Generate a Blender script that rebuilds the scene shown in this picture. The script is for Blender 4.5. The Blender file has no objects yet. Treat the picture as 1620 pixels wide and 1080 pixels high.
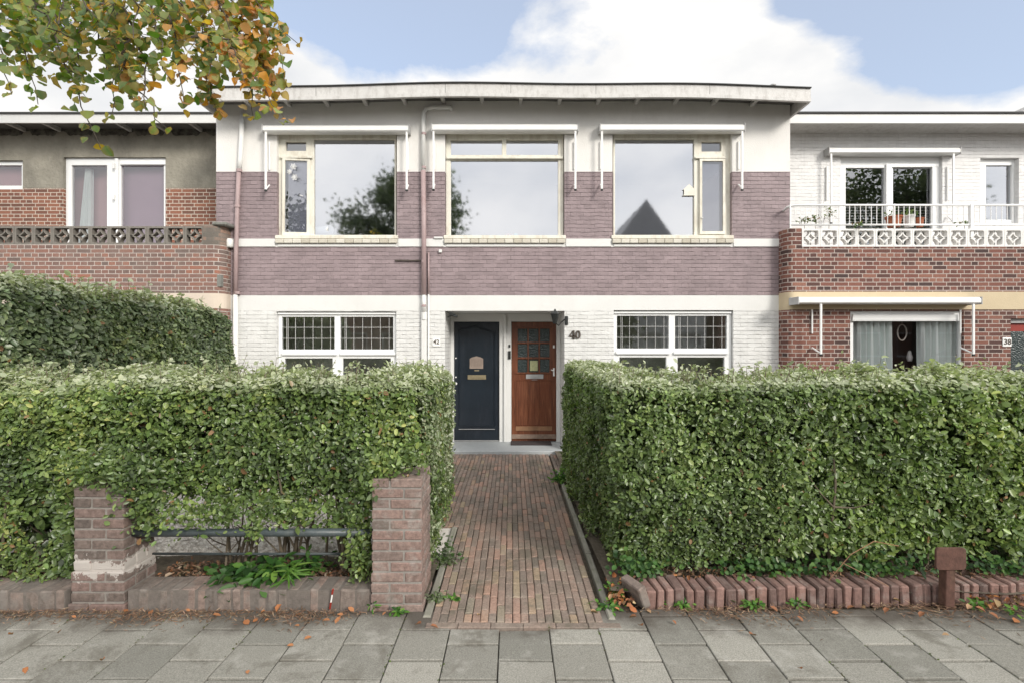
import bpy, bmesh, math, random
import numpy as np
from mathutils import Vector, Matrix
random.seed(7)
RS = np.random.RandomState(11)
scn = bpy.context.scene
COL = scn.collection
H, HY, F0 = 1.73, 543.0, 800.0
def X(px, d): return (px - 810.0) * d / F0
def Z(py, d): return H + (HY - py) * d / F0
def P(px, py, d): return Vector((X(px, d), d, Z(py, d)))

# ------------------------------------------------------------------ objects
ORG = {}
def tag(o, label=None, cat=None, group=None, kind=None):
    if label: o['label'] = label
    if cat: o['category'] = cat
    if group: o['group'] = group
    if kind: o['kind'] = kind
    return o
def attach(o, parent):
    if parent is not None:
        o.parent = parent
        o.matrix_parent_inverse = Matrix.Translation(-ORG[parent.name])
def thing(name, label, cat, loc=(0, 0, 0), group=None):
    o = bpy.data.objects.new(name, None); COL.objects.link(o)
    o.location = loc; o.empty_display_size = 0.2
    ORG[o.name] = Vector(loc)
    return tag(o, label, cat, group)

class MB:
    def __init__(s): s.v, s.f, s.m = [], [], []
    def face(s, pts, m=0):
        i = len(s.v); s.v += [tuple(p) for p in pts]; s.f.append(tuple(range(i, i + len(pts)))); s.m.append(m)
    def box(s, x0, x1, y0, y1, z0, z1, m=0):
        i = len(s.v)
        s.v += [(x, y, z) for z in (z0, z1) for y in (y0, y1) for x in (x0, x1)]
        for f in ((0, 2, 3, 1), (4, 5, 7, 6), (0, 1, 5, 4), (2, 6, 7, 3), (0, 4, 6, 2), (1, 3, 7, 5)):
            s.f.append(tuple(i + k for k in f)); s.m.append(m)
    def block(s, x0, x1, y0, y1, z0, z1, ch=0.004, jit=0.0, m=0):
        """box with chamfered top edges, the top slightly out of level"""
        i = len(s.v); j = [random.uniform(-jit, jit) for _ in range(4)]
        for (z, e, t) in ((z0, 0, 0), (z1 - ch, 0, 1), (z1, ch, 1)):
            for k, (x, y) in enumerate(((x0 + e, y0 + e), (x1 - e, y0 + e), (x1 - e, y1 - e), (x0 + e, y1 - e))):
                s.v.append((x, y, z + j[k] * t))
        for r in (0, 4):
            for k in range(4):
                s.f.append((i + r + k, i + r + (k + 1) % 4, i + r + 4 + (k + 1) % 4, i + r + 4 + k)); s.m.append(m)
        s.f.append((i + 8, i + 9, i + 10, i + 11)); s.m.append(m)
    def rbox(s, c, size, M=None, ch=0.005, m=0, jit=0):
        """box with all twelve edges chamfered, optionally rotated by M about its centre"""
        sx, sy, sz = [a / 2 for a in size]; c = Vector(c); i = len(s.v); idx = {}
        for a in (-1, 1):
            for b in (-1, 1):
                for d in (-1, 1):
                    for k in range(3):
                        p = [a * (sx - (ch if k != 0 else 0)), b * (sy - (ch if k != 1 else 0)), d * (sz - (ch if k != 2 else 0))]
                        p = Vector(p)
                        if jit: p += Vector((random.uniform(-jit, jit), random.uniform(-jit, jit), random.uniform(-jit, jit) * .7))
                        if M: p = M @ p
                        idx[(a, b, d, k)] = len(s.v); s.v.append(tuple(c + p))
        def add(ps): s.f.append(tuple(idx[q] for q in ps)); s.m.append(m)
        for a in (-1, 1):
            add([(a, -1, -1, 0), (a, 1, -1, 0), (a, 1, 1, 0), (a, -1, 1, 0)][::a])
            add([(-1, a, -1, 1), (-1, a, 1, 1), (1, a, 1, 1), (1, a, -1, 1)][::a])
            add([(-1, -1, a, 2), (1, -1, a, 2), (1, 1, a, 2), (-1, 1, a, 2)][::a])
        for a in (-1, 1):
            for b in (-1, 1):
                add([(a, b, -1, 0), (a, b, -1, 1), (a, b, 1, 1), (a, b, 1, 0)])
                add([(a, -1, b, 0), (a, -1, b, 2), (a, 1, b, 2), (a, 1, b, 0)])
                add([(-1, a, b, 1), (-1, a, b, 2), (1, a, b, 2), (1, a, b, 1)])
                for d in (-1, 1): add([(a, b, d, 0), (a, b, d, 1), (a, b, d, 2)])
    def plate(s, x0, x1, z0, z1, holes, y0, y1, matf=None, cuts=(), back=True, deep=None):
        xs = sorted({x0, x1} | {h[0] for h in holes} | {h[1] for h in holes})
        zs = sorted({z0, z1} | {h[2] for h in holes} | {h[3] for h in holes} | set(cuts))
        xs = [x for x in xs if x0 - 1e-6 <= x <= x1 + 1e-6]; zs = [z for z in zs if z0 - 1e-6 <= z <= z1 + 1e-6]
        def inh(x, z): return any(h[0] < x < h[1] and h[2] < z < h[3] for h in holes)
        for a, b in zip(xs[:-1], xs[1:]):
            for c, d in zip(zs[:-1], zs[1:]):
                cx, cz = (a + b) / 2, (c + d) / 2
                if inh(cx, cz): continue
                m = matf(cx, cz) if matf else 0
                s.face([(a, y0, c), (b, y0, c), (b, y0, d), (a, y0, d)], m)
                if back: s.face([(b, y1, c), (a, y1, c), (a, y1, d), (b, y1, d)], m)
        def strip(ax, p, lo, hi, yy, flip):
            ks = zs if ax == 'x' else xs
            for c, d in zip(ks[:-1], ks[1:]):
                if d <= lo + 1e-6 or c >= hi - 1e-6: continue
                if ax == 'x':
                    q = [(p, y0, c), (p, yy, c), (p, yy, d), (p, y0, d)]; m = matf(p, (c + d) / 2) if matf else 0
                else:
                    q = [(c, y0, p), (d, y0, p), (d, yy, p), (c, yy, p)]; m = matf((c + d) / 2, p) if matf else 0
                s.face(q[::-1] if flip else q, m)
        strip('x', x0, z0, z1, y1, True); strip('x', x1, z0, z1, y1, False)
        strip('z', z0, x0, x1, y1, True); strip('z', z1, x0, x1, y1, False)
        for k, h in enumerate(holes):
            yy = y1 if deep is None else y0 + deep[k]
            strip('x', h[0], h[2], h[3], yy, False); strip('x', h[1], h[2], h[3], yy, True)
            if h[2] > z0 + 1e-6: strip('z', h[2], h[0], h[1], yy, False)
            if h[3] < z1 - 1e-6: strip('z', h[3], h[0], h[1], yy, True)
    def tube(s, pts, r, n=8, m=0, cap=True):
        pts = [Vector(p) for p in pts]; i = len(s.v); L = len(pts)
        rs = r if isinstance(r, (list, tuple)) else [r] * L
        up = None
        for k, p in enumerate(pts):
            t = (pts[min(k + 1, L - 1)] - pts[max(k - 1, 0)]).normalized()
            if up is None or abs(up.dot(t)) > .99: up = Vector((0, 0, 1)) if abs(t.z) < .9 else Vector((0, 1, 0))
            u = t.cross(up).normalized(); w = t.cross(u); up = -w if (-w).dot(up) > 0 else w
            for j in range(n):
                a = 2 * math.pi * j / n
                s.v.append(tuple(p + rs[k] * (math.cos(a) * u + math.sin(a) * w)))
        for k in range(L - 1):
            for j in range(n):
                s.f.append((i + k * n + j, i + k * n + (j + 1) % n, i + (k + 1) * n + (j + 1) % n, i + (k + 1) * n + j)); s.m.append(m)
        if cap:
            s.f.append(tuple(i + j for j in range(n))); s.m.append(m)
            s.f.append(tuple(i + (L - 1) * n + j for j in range(n))[::-1]); s.m.append(m)
    def lathe(s, c, prof, n=16, m=0):
        i = len(s.v); L = len(prof)
        for r, z in prof:
            for j in range(n):
                a = 2 * math.pi * j / n; s.v.append((c[0] + r * math.cos(a), c[1] + r * math.sin(a), c[2] + z))
        for k in range(L - 1):
            for j in range(n):
                s.f.append((i + k * n + j, i + k * n + (j + 1) % n, i + (k + 1) * n + (j + 1) % n, i + (k + 1) * n + j)); s.m.append(m)
    def prism(s, poly, y0, y1, m=0):
        """polygon in x,z extruded along y"""
        n = len(poly); i = len(s.v)
        s.v += [(x, y0, z) for x, z in poly] + [(x, y1, z) for x, z in poly]
        s.f.append(tuple(i + k for k in range(n))); s.f.append(tuple(i + n + k for k in range(n))[::-1]); s.m += [m, m]
        for k in range(n):
            s.f.append((i + k, i + n + k, i + n + (k + 1) % n, i + (k + 1) % n)); s.m.append(m)

def obj(name, mb, mats, parent=None, origin=None, bevel=0, smooth=False, segs=1, weld=True):
    me = bpy.data.meshes.new(name)
    mats = mats if isinstance(mats, (list, tuple)) else [mats]
    for m in mats: me.materials.append(m)
    bm = bmesh.new()
    vs = [bm.verts.new(p) for p in mb.v]
    for f, mi in zip(mb.f, mb.m):
        try: fa = bm.faces.new([vs[k] for k in f]); fa.material_index = mi
        except ValueError: pass
    if weld: bmesh.ops.remove_doubles(bm, verts=bm.verts, dist=1e-5)
    bmesh.ops.recalc_face_normals(bm, faces=bm.faces) if len(mb.f) < 60000 and weld else None
    if bevel:
        es = [e for e in bm.edges if len(e.link_faces) == 2 and e.calc_face_angle(0) > 0.5]
        bmesh.ops.bevel(bm, geom=es, offset=bevel, segments=segs, profile=.5, affect='EDGES', clamp_overlap=True)
    uv = bm.loops.layers.uv.new('UVMap')
    for f in bm.faces:
        n = f.normal; ax, ay, az = abs(n.x), abs(n.y), abs(n.z)
        for l in f.loops:
            c = l.vert.co
            l[uv].uv = (c.y, c.z) if (ax > ay and ax > az) else ((c.x, c.z) if ay >= az else (c.x, c.y))
        f.smooth = smooth
    if origin is not None:
        bmesh.ops.translate(bm, verts=bm.verts, vec=-Vector(origin))
    bm.to_mesh(me); bm.free()
    o = bpy.data.objects.new(name, me); COL.objects.link(o)
    if origin is not None: o.location = origin
    ORG[o.name] = Vector(origin or (0, 0, 0))
    attach(o, parent)
    return o
def text(name, body, size, loc, mat, parent, ext=.004, offset=0.0, shear=0):
    c = bpy.data.curves.new(name, 'FONT'); c.body = body; c.size = size; c.extrude = ext; c.offset = offset
    c.align_x = 'CENTER'; c.align_y = 'CENTER'; c.resolution_u = 4
    c.materials.append(mat)
    tmp = bpy.data.objects.new('tmp_text', c); me = bpy.data.meshes.new_from_object(tmp); bpy.data.objects.remove(tmp); bpy.data.curves.remove(c)
    me.transform(Matrix.Rotation(math.pi / 2, 4, 'X')); me.name = name
    if not me.materials: me.materials.append(mat)
    o = bpy.data.objects.new(name, me); COL.objects.link(o)
    o.location = loc; ORG[o.name] = Vector(loc)
    attach(o, parent); return o

# ------------------------------------------------------------------ materials
class NT:
    def __init__(s, name):
        s.mat = bpy.data.materials.new(name); s.mat.use_nodes = True; s.t = s.mat.node_tree
        s.b = s.t.nodes['Principled BSDF']; s.out = s.t.nodes['Material Output']
    def n(s, typ, ins=None, **kw):
        nd = s.t.nodes.new('ShaderNode' + typ)
        for k, v in kw.items(): setattr(nd, k, v)
        for k, v in (ins or {}).items():
            if isinstance(v, bpy.types.NodeSocket): s.t.links.new(v, nd.inputs[k])
            else: nd.inputs[k].default_value = v
        return nd
    def set(s, **kw):
        for k, v in kw.items():
            k = {'base': 'Base Color', 'rough': 'Roughness', 'spec': 'Specular IOR Level', 'metal': 'Metallic', 'normal': 'Normal'}[k]
            if isinstance(v, bpy.types.NodeSocket): s.t.links.new(v, s.b.inputs[k])
            else: s.b.inputs[k].default_value = v
        return s.mat
    def obj(s): return s.n('TexCoord').outputs['Object']
    def uv(s): return s.n('TexCoord').outputs['UV']
    def map(s, vec, scale=(1, 1, 1), loc=(0, 0, 0)):
        return s.n('Mapping', {'Vector': vec, 'Scale': scale, 'Location': loc}).outputs[0]
    def noise(s, vec, scale, detail=4, rough=.6, dist=0):
        return s.n('TexNoise', {'Vector': vec, 'Scale': scale, 'Detail': detail, 'Roughness': rough, 'Distortion': dist}).outputs[0]
    def ramp(s, fac, stops, interp='LINEAR'):
        r = s.n('ValToRGB', {'Fac': fac}); cr = r.color_ramp; cr.interpolation = interp
        while len(cr.elements) > 1: cr.elements.remove(cr.elements[-1])
        for i, (p, c) in enumerate(stops):
            e = cr.elements[0] if i == 0 else cr.elements.new(p)
            e.position = p; e.color = (*c, 1) if isinstance(c, (tuple, list)) else (c, c, c, 1)
        return r.outputs[0]
    def mix(s, fac, a, b, typ='MIX'):
        r = s.n('MixRGB', blend_type=typ)
        for k, v in ((0, fac), (1, a), (2, b)):
            if isinstance(v, bpy.types.NodeSocket): s.t.links.new(v, r.inputs[k])
            else: r.inputs[k].default_value = (*v, 1) if isinstance(v, (tuple, list)) else v
        return r.outputs[0]
    def math(s, op, a, b=0.0, clamp=False):
        r = s.n('Math', operation=op, use_clamp=clamp)
        for k, v in ((0, a), (1, b)):
            if isinstance(v, bpy.types.NodeSocket): s.t.links.new(v, r.inputs[k])
            else: r.inputs[k].default_value = v
        return r.outputs[0]
    def bump(s, h, dist=.01, strength=1, prev=None):
        ins = {'Height': h, 'Distance': dist, 'Strength': strength}
        if prev is not None: ins['Normal'] = prev
        return s.n('Bump', ins).outputs[0]

def mul(c, k): return tuple(min(1, x * k) for x in c)
def plain(name, col, rough=.6, var=.12, scale=3, bump=.002, bscale=40, spec=.4, metal=0, dirt=None, dirt_amt=.5, dscale=2.0):
    t = NT(name); o = t.obj()
    c = t.mix(t.ramp(t.noise(o, scale, 6, .65), [(.3, 0.0), (.7, 1.0)]), mul(col, 1 - var), mul(col, 1 + var))
    if dirt: c = t.mix(t.ramp(t.noise(t.map(o, (1, 1, .35)), dscale, 8, .72), [(.56 - .12 * dirt_amt, 0.0), (.75, dirt_amt)]), c, dirt)
    if bump: t.set(normal=t.bump(t.noise(o, bscale, 5, .6), bump))
    return t.set(base=c, rough=rough, spec=spec, metal=metal)

def brick_mat(name, stops, mortar, bw=.22, bh=.0625, ms=.010, bump=.006, rough=.85, squash=.5, sf=2, stain=None, off=.5):
    t = NT(name); uv = t.uv()
    w = t.n('VectorMath', {0: uv, 1: t.n('VectorMath', {0: t.n('TexNoise', {'Vector': uv, 'Scale': 9.0, 'Detail': 2.0}).outputs[1], 'Scale': .006}, operation='SCALE').outputs[0]}, operation='ADD').outputs[0]
    b = t.n('TexBrick', {'Vector': w, 'Color1': (0, 0, 0, 1), 'Color2': (1, 1, 1, 1), 'Mortar': (.5, .5, .5, 1), 'Scale': 1.0, 'Mortar Size': ms * .5, 'Mortar Smooth': .35, 'Bias': 0.0, 'Brick Width': bw, 'Row Height': bh},
            offset=off, offset_frequency=2, squash=squash, squash_frequency=sf)
    c = t.ramp(b.outputs[0], stops)
    c = t.mix(.35, c, t.ramp(t.noise(uv, 60, 5, .7), [(.3, .15), (.7, .95)]), 'OVERLAY')
    mo = t.mix(t.ramp(t.noise(uv, 30, 4), [(.35, 0.0), (.65, 1.0)]), mul(mortar, .8), mul(mortar, 1.12))
    c = t.mix(b.outputs[1], c, mo)
    if stain: 
        c = t.mix(t.ramp(t.noise(t.map(uv, (1, .6, 1)), 1.6, 7, .7), [(.45, 0.0), (.62, stain[1])]), c, stain[0])
    h = t.math('ADD', t.math('MULTIPLY', t.math('SUBTRACT', 1.0, b.outputs[1]), 1.0), t.math('MULTIPLY', t.noise(uv, 90, 4), .35))
    return t.set(base=c, rough=rough, spec=.25, normal=t.bump(h, bump))

def painted_brick(name, col, chip, chip_amt=.5, bw=.22, bh=.0625, bump=.008, joint=.82, var=.12, squash=.5):
    t = NT(name); uv = t.uv()
    w = t.n('VectorMath', {0: uv, 1: t.n('VectorMath', {0: t.n('TexNoise', {'Vector': uv, 'Scale': 5.0, 'Detail': 4.0}).outputs[1], 'Scale': .032}, operation='SCALE').outputs[0]}, operation='ADD').outputs[0]
    b = t.n('TexBrick', {'Vector': w, 'Color1': (0, 0, 0, 1), 'Color2': (1, 1, 1, 1), 'Mortar': (.5, .5, .5, 1), 'Scale': 1.0, 'Mortar Size': .0035, 'Mortar Smooth': .8, 'Brick Width': bw, 'Row Height': bh},
            offset=.5, squash=squash, squash_frequency=2)
    c = t.mix(t.ramp(t.noise(uv, 2.2, 7, .7), [(.3, 0.0), (.7, 1.0)]), mul(col, 1 - var), mul(col, 1 + var))
    c = t.mix(.10, c, b.outputs[0], 'OVERLAY')
    # open joints: the mortar line is only deep in places
    b2 = t.n('TexBrick', {'Vector': w, 'Scale': 1.0, 'Mortar Size': .0045, 'Mortar Smooth': .8, 'Brick Width': 60.0, 'Row Height': bh}, offset=.37)
    gate = t.ramp(t.noise(t.map(uv, (1, 3, 1)), 6, 5, .75), [(.40, 0.05), (.60, 1.0)])
    jf = t.math('MULTIPLY', t.math('MAXIMUM', t.math('MULTIPLY', b.outputs[1], .45), b2.outputs[1]), gate)
    c = t.mix(jf, c, mul(col, joint))
    c = t.mix(t.ramp(t.noise(t.map(uv, (7, .55, 1)), 1.6, 7, .7), [(.50, 0.0), (.70, .32)]), c, mul(col, .72))
    ch = t.ramp(t.noise(uv, 11, 8, .78), [(.66, 0.0), (.72, chip_amt)])
    c = t.mix(ch, c, chip)
    h = t.math('ADD', t.math('SUBTRACT', 1.0, jf), t.math('ADD', t.math('MULTIPLY', t.noise(uv, 45, 5), .6), t.math('MULTIPLY', t.noise(uv, 8, 3), .8)))
    return t.set(base=c, rough=.6, spec=.35, normal=t.bump(h, bump))

def island_mat(name, stops, var=.25, nscale=30, rough=.85, bump=.003, bscale=120, moss=None, patch=None, spec=.3, smear=None, edge=None):
    """each separate brick or slab in the mesh takes its own tone"""
    t = NT(name); o = t.obj()
    c = t.ramp(t.n('NewGeometry').outputs['Random Per Island'], stops)
    c = t.mix(t.ramp(t.noise(o, nscale, 6, .7), [(.3, 0.0), (.7, 1.0)]), t.mix(1.0, c, (1 - var,) * 3, 'MULTIPLY'), t.mix(1.0, c, (1 + var,) * 3, 'MULTIPLY'))
    if patch: c = t.mix(t.ramp(t.noise(o, patch[2], 6, .7), [(patch[3], 0.0), (patch[3] + .14, patch[1])]), c, patch[0])
    if moss: c = t.mix(t.ramp(t.noise(o, moss[2], 7, .75, .4), [(moss[3], 0.0), (moss[3] + .1, moss[1])]), c, moss[0])
    if edge:  # soil and leaf stains spreading out from the garden edge
        yv = t.n('SeparateXYZ', {0: o}).outputs[1]
        k = t.n('MapRange', {'Value': yv, 'From Min': edge[1], 'From Max': edge[2], 'To Min': -.35, 'To Max': .42}).outputs[0]
        k = t.ramp(t.math('ADD', k, t.noise(o, 2.6, 6, .65)), [(.52, 0.0), (.82, .85)])
        c = t.mix(k, c, edge[0])
    if smear:  # a band of render left on the bricks, ragged edge
        z = t.n('SeparateXYZ', {0: o}).outputs[2]
        d = t.math('ABSOLUTE', t.math('SUBTRACT', z, smear[1])); d = t.math('ADD', d, t.math('MULTIPLY', t.math('SUBTRACT', t.noise(o, 8, 8, .75), .5), .42))
        k = t.ramp(t.math('MULTIPLY', d, 10.0), [(smear[2] * 10, 1.0), (smear[2] * 10 + .06, 0.0)])
        c = t.mix(k, c, smear[0])
    t.set(normal=t.bump(t.noise(o, bscale, 5, .65), bump))
    return t.set(base=c, rough=rough, spec=spec)

def leaf_mat(name, rough=.38, trans=.22, spec=.5, under=1.25):
    t = NT(name)
    a = t.n('Attribute', attribute_name='lc').outputs['Color']
    bf = t.n('NewGeometry').outputs['Backfacing']
    c = t.mix(bf, a, t.mix(.35, a, (.25 * under, .30 * under, .2 * under)))
    t.set(base=c, rough=rough, spec=spec)
    tr = t.n('BsdfTranslucent', {'Color': t.mix(1.0, a, (1.0, 1.15, .5), 'MULTIPLY')}).outputs[0]
    ms = t.n('MixShader', {0: trans, 1: t.b.outputs[0], 2: tr})
    t.t.links.new(ms.outputs[0], t.out.inputs[0]); return t.mat

def glass_mat(name, refl=.4, tint=(.8, .85, .88), wav=.0):
    t = NT(name)
    tr = t.n('BsdfTransparent', {'Color': (*tint, 1)}).outputs[0]
    ins = {'Color': (.93, .95, 1, 1), 'Roughness': .012}
    if wav: ins['Normal'] = t.bump(t.noise(t.obj(), 2.2, 3), wav)
    ins['Roughness'] = .035 if refl > .3 else .012
    gl = t.n('BsdfGlossy', ins).outputs[0]
    fr = t.n('LayerWeight', {'Blend': .35}).outputs['Fresnel']
    f = t.math('MAXIMUM', t.math('ADD', t.math('MULTIPLY', fr, .5), refl * .8), refl, True)
    ms = t.n('MixShader', {0: f, 1: tr, 2: gl}); t.t.links.new(ms.outputs[0], t.out.inputs[0]); return t.mat

M = {}
M['stucco_white'] = plain('stucco_white', (.72, .705, .68), .8, .05, 1.5, .004, 55, dirt=(.52, .50, .46), dirt_amt=.45, dscale=1.3)
M['white_smooth'] = plain('white_smooth', (.67, .67, .655), .6, .04, 2, .003, 30, dirt=(.6, .6, .57), dirt_amt=.4)
M['white_brick'] = painted_brick('white_brick', (.66, .66, .645), (.52, .51, .48), .3, bump=.012, joint=.80, var=.05, squash=1.0)
M['mauve_brick'] = painted_brick('mauve_brick', (.272, .214, .223), (.40, .345, .345), .65, bump=.014, joint=.48, var=.14)
M['mauve_smooth'] = plain('mauve_smooth', (.36, .27, .27), .5, .1, 5, .001, 40, dirt=(.25, .15, .14), dirt_amt=.6, dscale=8)
M['frame_cream'] = plain('frame_cream', (.70, .68, .60), .5, .05, 6, .0015, 40, dirt=(.36, .29, .20), dirt_amt=.7, dscale=5)
M['fascia'] = plain('fascia', (.54, .53, .515), .55, .06, 4, .004, 50, dirt=(.30, .28, .26), dirt_amt=.75, dscale=11)
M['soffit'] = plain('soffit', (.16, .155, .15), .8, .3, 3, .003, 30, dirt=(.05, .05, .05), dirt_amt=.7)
M['roof_felt'] = plain('roof_felt', (.05, .05, .05), .9, .2, 3, .003, 60)
M['white_metal'] = plain('white_metal', (.78, .78, .77), .35, .03, 3, .0005, 30, dirt=(.55, .54, .5), dirt_amt=.3)
M['fascia_white'] = plain('fascia_white', (.60, .60, .59), .5, .04, 3, .001, 30, dirt=(.42, .41, .38), dirt_amt=.4)
M['grey_metal'] = plain('grey_metal', (.40, .40, .40), .35, .1, 5, .0005, 30)
M['upvc'] = plain('upvc', (.80, .81, .81), .3, .02, 2, 0, 30, spec=.5)
M['black_metal'] = plain('black_metal', (.02, .022, .022), .4, .2, 9, .001, 60)
M['blue_door'] = plain('blue_door', (.012, .018, .026), .3, .2, 3, .001, 25, spec=.5, dirt=(.05, .055, .07), dirt_amt=.4, dscale=4)
def wood():
    t = NT('varnished_wood'); o = t.obj()
    n = t.noise(t.map(o, (14, 14, .9)), 3, 6, .65, .5)
    c = t.ramp(n, [(.25, (.05, .017, .010)), (.5, (.14, .048, .024)), (.75, (.26, .105, .052))])
    c = t.mix(t.ramp(t.noise(o, 2.3, 4), [(.4, 0.0), (.7, .6)]), c, (.13, .035, .014))
    return t.set(base=c, rough=.35, spec=.5, normal=t.bump(n, .001))
M['wood'] = wood()
M['wood_pale'] = plain('wood_pale', (.24, .13, .07), .5, .25, 8, .001, 60)
M['wood_grey'] = plain('wood_grey', (.25, .18, .14), .8, .3, 12, .002, 70)
M['brass'] = plain('brass', (.45, .38, .25), .35, .15, 20, .0005, 50, metal=.7)
M['bronze'] = plain('bronze', (.07, .055, .045), .5, .2, 20, .0005, 50)
M['glass_sky'] = glass_mat('glass_sky', .42, (.75, .8, .84), .0003)
M['glass_low'] = glass_mat('glass_low', .22, (.88, .9, .9), .0002)
M['glass_side'] = glass_mat('glass_side', .16, (.8, .8, .85), .0)
M['glass_soft'] = glass_mat('glass_soft', .10, (.9, .88, .9), .0)
M['lead'] = plain('lead', (.55, .55, .54), .45, .05, 9, 0, 30)
M['interior'] = plain('interior', (.42, .42, .43), .9, .1, .7, 0)
M['interior_dark'] = plain('interior_dark', (.17, .175, .16), .9, .3, 1.5, 0)
M['interior_pink'] = plain('interior_pink', (.50, .27, .27), .9, .12, .7, 0)
M['kerb'] = plain('kerb', (.25, .24, .205), .9, .2, 9, .006, 60, dirt=(.13, .135, .08), dirt_amt=.6, dscale=5)
M['concrete'] = plain('concrete', (.20, .20, .185), .85, .2, 9, .004, 90, dirt=(.09, .095, .07), dirt_amt=.8, dscale=6)
M['step'] = plain('step', (.38, .40, .41), .6, .08, 5, .003, 60, dirt=(.3, .31, .31), dirt_amt=.6, dscale=5)
M['stucco_grey'] = plain('stucco_grey', (.29, .272, .225), .9, .22, 2.2, .022, 18, dirt=(.15, .14, .12), dirt_amt=.7, dscale=2.4)
M['band_beige'] = plain('band_beige', (.58, .50, .42), .8, .06, 3, .004, 60)
M['band_yellow'] = plain('band_yellow', (.54, .445, .30), .75, .05, 3, .003, 60)
M['block_grey'] = plain('block_grey', (.19, .175, .155), .9, .2, 8, .004, 50, dirt=(.09, .085, .075), dirt_amt=.6, dscale=6)
M['block_white'] = plain('block_white', (.72, .71, .69), .7, .06, 8, .003, 50, dirt=(.5, .48, .44), dirt_amt=.5, dscale=6)
M['rough_white'] = painted_brick('rough_white', (.72, .715, .71), (.62, .61, .6), .25, bump=.008, joint=.95, var=.03)
reds = [(0, (.06, .040, .038)), (.15, (.10, .052, .045)), (.4, (.155, .068, .055)), (.7, (.19, .085, .066)), (1, (.24, .118, .088))]
M['red_brick'] = brick_mat('red_brick', reds, (.46, .39, .35), .215, .0635, .015)
M['red_brick_left'] = brick_mat('red_brick_left', [(0, (.14, .105, .095)), (.3, (.175, .11, .095)), (.6, (.21, .12, .10)), (.88, (.245, .125, .095)), (1, (.29, .125, .085))], (.50, .44, .40), .215, .0635, .014, stain=((.24, .205, .18), .4))
M['orange_brick'] = brick_mat('orange_brick', [(0, (.15, .08, .06)), (.5, (.225, .10, .07)), (1, (.285, .13, .085))], (.60, .52, .44), .215, .0635, .015)
M['dirty_brick'] = brick_mat('dirty_brick', [(0, (.13, .115, .10)), (.6, (.20, .16, .135)), (1, (.26, .17, .13))], (.20, .185, .165), .215, .0635, .010, stain=((.13, .125, .11), .6))
M['pier_bricks_old'] = island_mat('pier_bricks_old', [(0, (.11, .09, .08)), (.3, (.145, .115, .10)), (.6, (.175, .13, .114)), (1, (.20, .135, .118))], .4, 32, bump=.006, patch=((.27, .25, .235), .55, 11, .58), smear=((.45, .415, .385), .26, .045))
M['pier_bricks'] = island_mat('pier_bricks', [(0, (.17, .135, .12)), (.3, (.21, .155, .135)), (.6, (.245, .165, .142)), (1, (.26, .20, .175))], .38, 34, patch=((.33, .30, .275), .75, 8, .53), moss=((.13, .12, .10), .6, 4, .58), bump=.006)
M['mortar'] = plain('mortar', (.27, .25, .23), .95, .15, 30, .004, 140)
M['mortar_dark'] = plain('mortar_dark', (.155, .135, .12), .95, .2, 30, .004, 140)
M['mortar_smear'] = island_mat('mortar_smear', [(0, (.24, .22, .20)), (1, (.24, .22, .20))], .2, 40, smear=((.45, .415, .385), .26, .045))
M['edge_bricks'] = island_mat('edge_bricks', [(0, (.13, .09, .08)), (.35, (.19, .12, .104)), (.7, (.24, .145, .122)), (1, (.28, .18, .155))], .3, 26, patch=((.27, .235, .215), .6, 10, .52), bump=.005)
M['edge_bricks_grey'] = island_mat('edge_bricks_grey', [(0, (.15, .125, .11)), (.5, (.19, .155, .135)), (1, (.24, .175, .148))], .4, 24, patch=((.22, .20, .18), .8, 5, .48), moss=((.10, .095, .08), .7, 3.3, .55), bump=.005)
M['slabs'] = island_mat('slabs', [(0, (.20, .196, .174)), (.25, (.222, .216, .192)), (.5, (.24, .233, .207)), (.8, (.268, .26, .232)), (1, (.31, .30, .268))], .45, 150, .85, .002, 300,
                        moss=((.13, .12, .10), .7, 2.3, .54), patch=((.40, .39, .36), .55, 4.5, .55), spec=.25, edge=((.075, .062, .052), 2.75, 3.3))
M['path_bricks'] = island_mat('path_bricks', [(0, (.175, .147, .126)), (.25, (.215, .170, .143)), (.5, (.245, .187, .155)), (.75, (.28, .20, .163)), (.88, (.34, .213, .165)), (.95, (.31, .245, .17)), (1, (.22, .195, .16))], .3, 70, .85, .002, 150,
                              moss=((.125, .112, .085), .7, 1.9, .52), patch=((.30, .25, .21), .6, 5, .52))
def soil():
    t = NT('joint_sand'); o = t.obj()
    c = t.ramp(t.noise(o, 25, 8, .75), [(.3, (.05, .042, .03)), (.55, (.11, .09, .066)), (.75, (.19, .155, .115))])
    return t.set(base=c, rough=.95, normal=t.bump(t.noise(o, 60, 6, .7), .01))
M['soil'] = soil()
M['asphalt'] = plain('asphalt', (.055, .055, .057), .85, .15, 2, .004, 180)
M['grass'] = plain('grass', (.07, .11, .03), .9, .3, 4, .02, 60)
M['gravel'] = island_mat('gravel', [(0, (.48, .44, .40)), (.5, (.72, .68, .64)), (1, (.88, .86, .82))], .15, 40)
M['leaf'] = leaf_mat('leaf', .36, .32, .62)
M['leaf_soft'] = leaf_mat('leaf_soft', .5, .35, .35)
M['leaf_autumn'] = leaf_mat('leaf_autumn', .5, .5, .35)
M['leaf_dry'] = leaf_mat('leaf_dry', .7, .15, .2, 1.0)
M['twig'] = plain('twig', (.13, .105, .075), .9, .3, 20, .003, 90)
M['bark'] = plain('bark', (.10, .085, .07), .95, .3, 12, .01, 40)
M['rail_paint'] = plain('rail_paint', (.06, .075, .08), .4, .25, 15, .001, 60, dirt=(.19, .19, .17), dirt_amt=.4, dscale=14)
M['rust'] = plain('rust', (.10, .050, .038), .85, .35, 25, .002, 110, dirt=(.17, .12, .08), dirt_amt=.6, dscale=9)
M['mat'] = plain('mat', (.045, .035, .035), .95, .3, 60, .004, 200)
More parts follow.
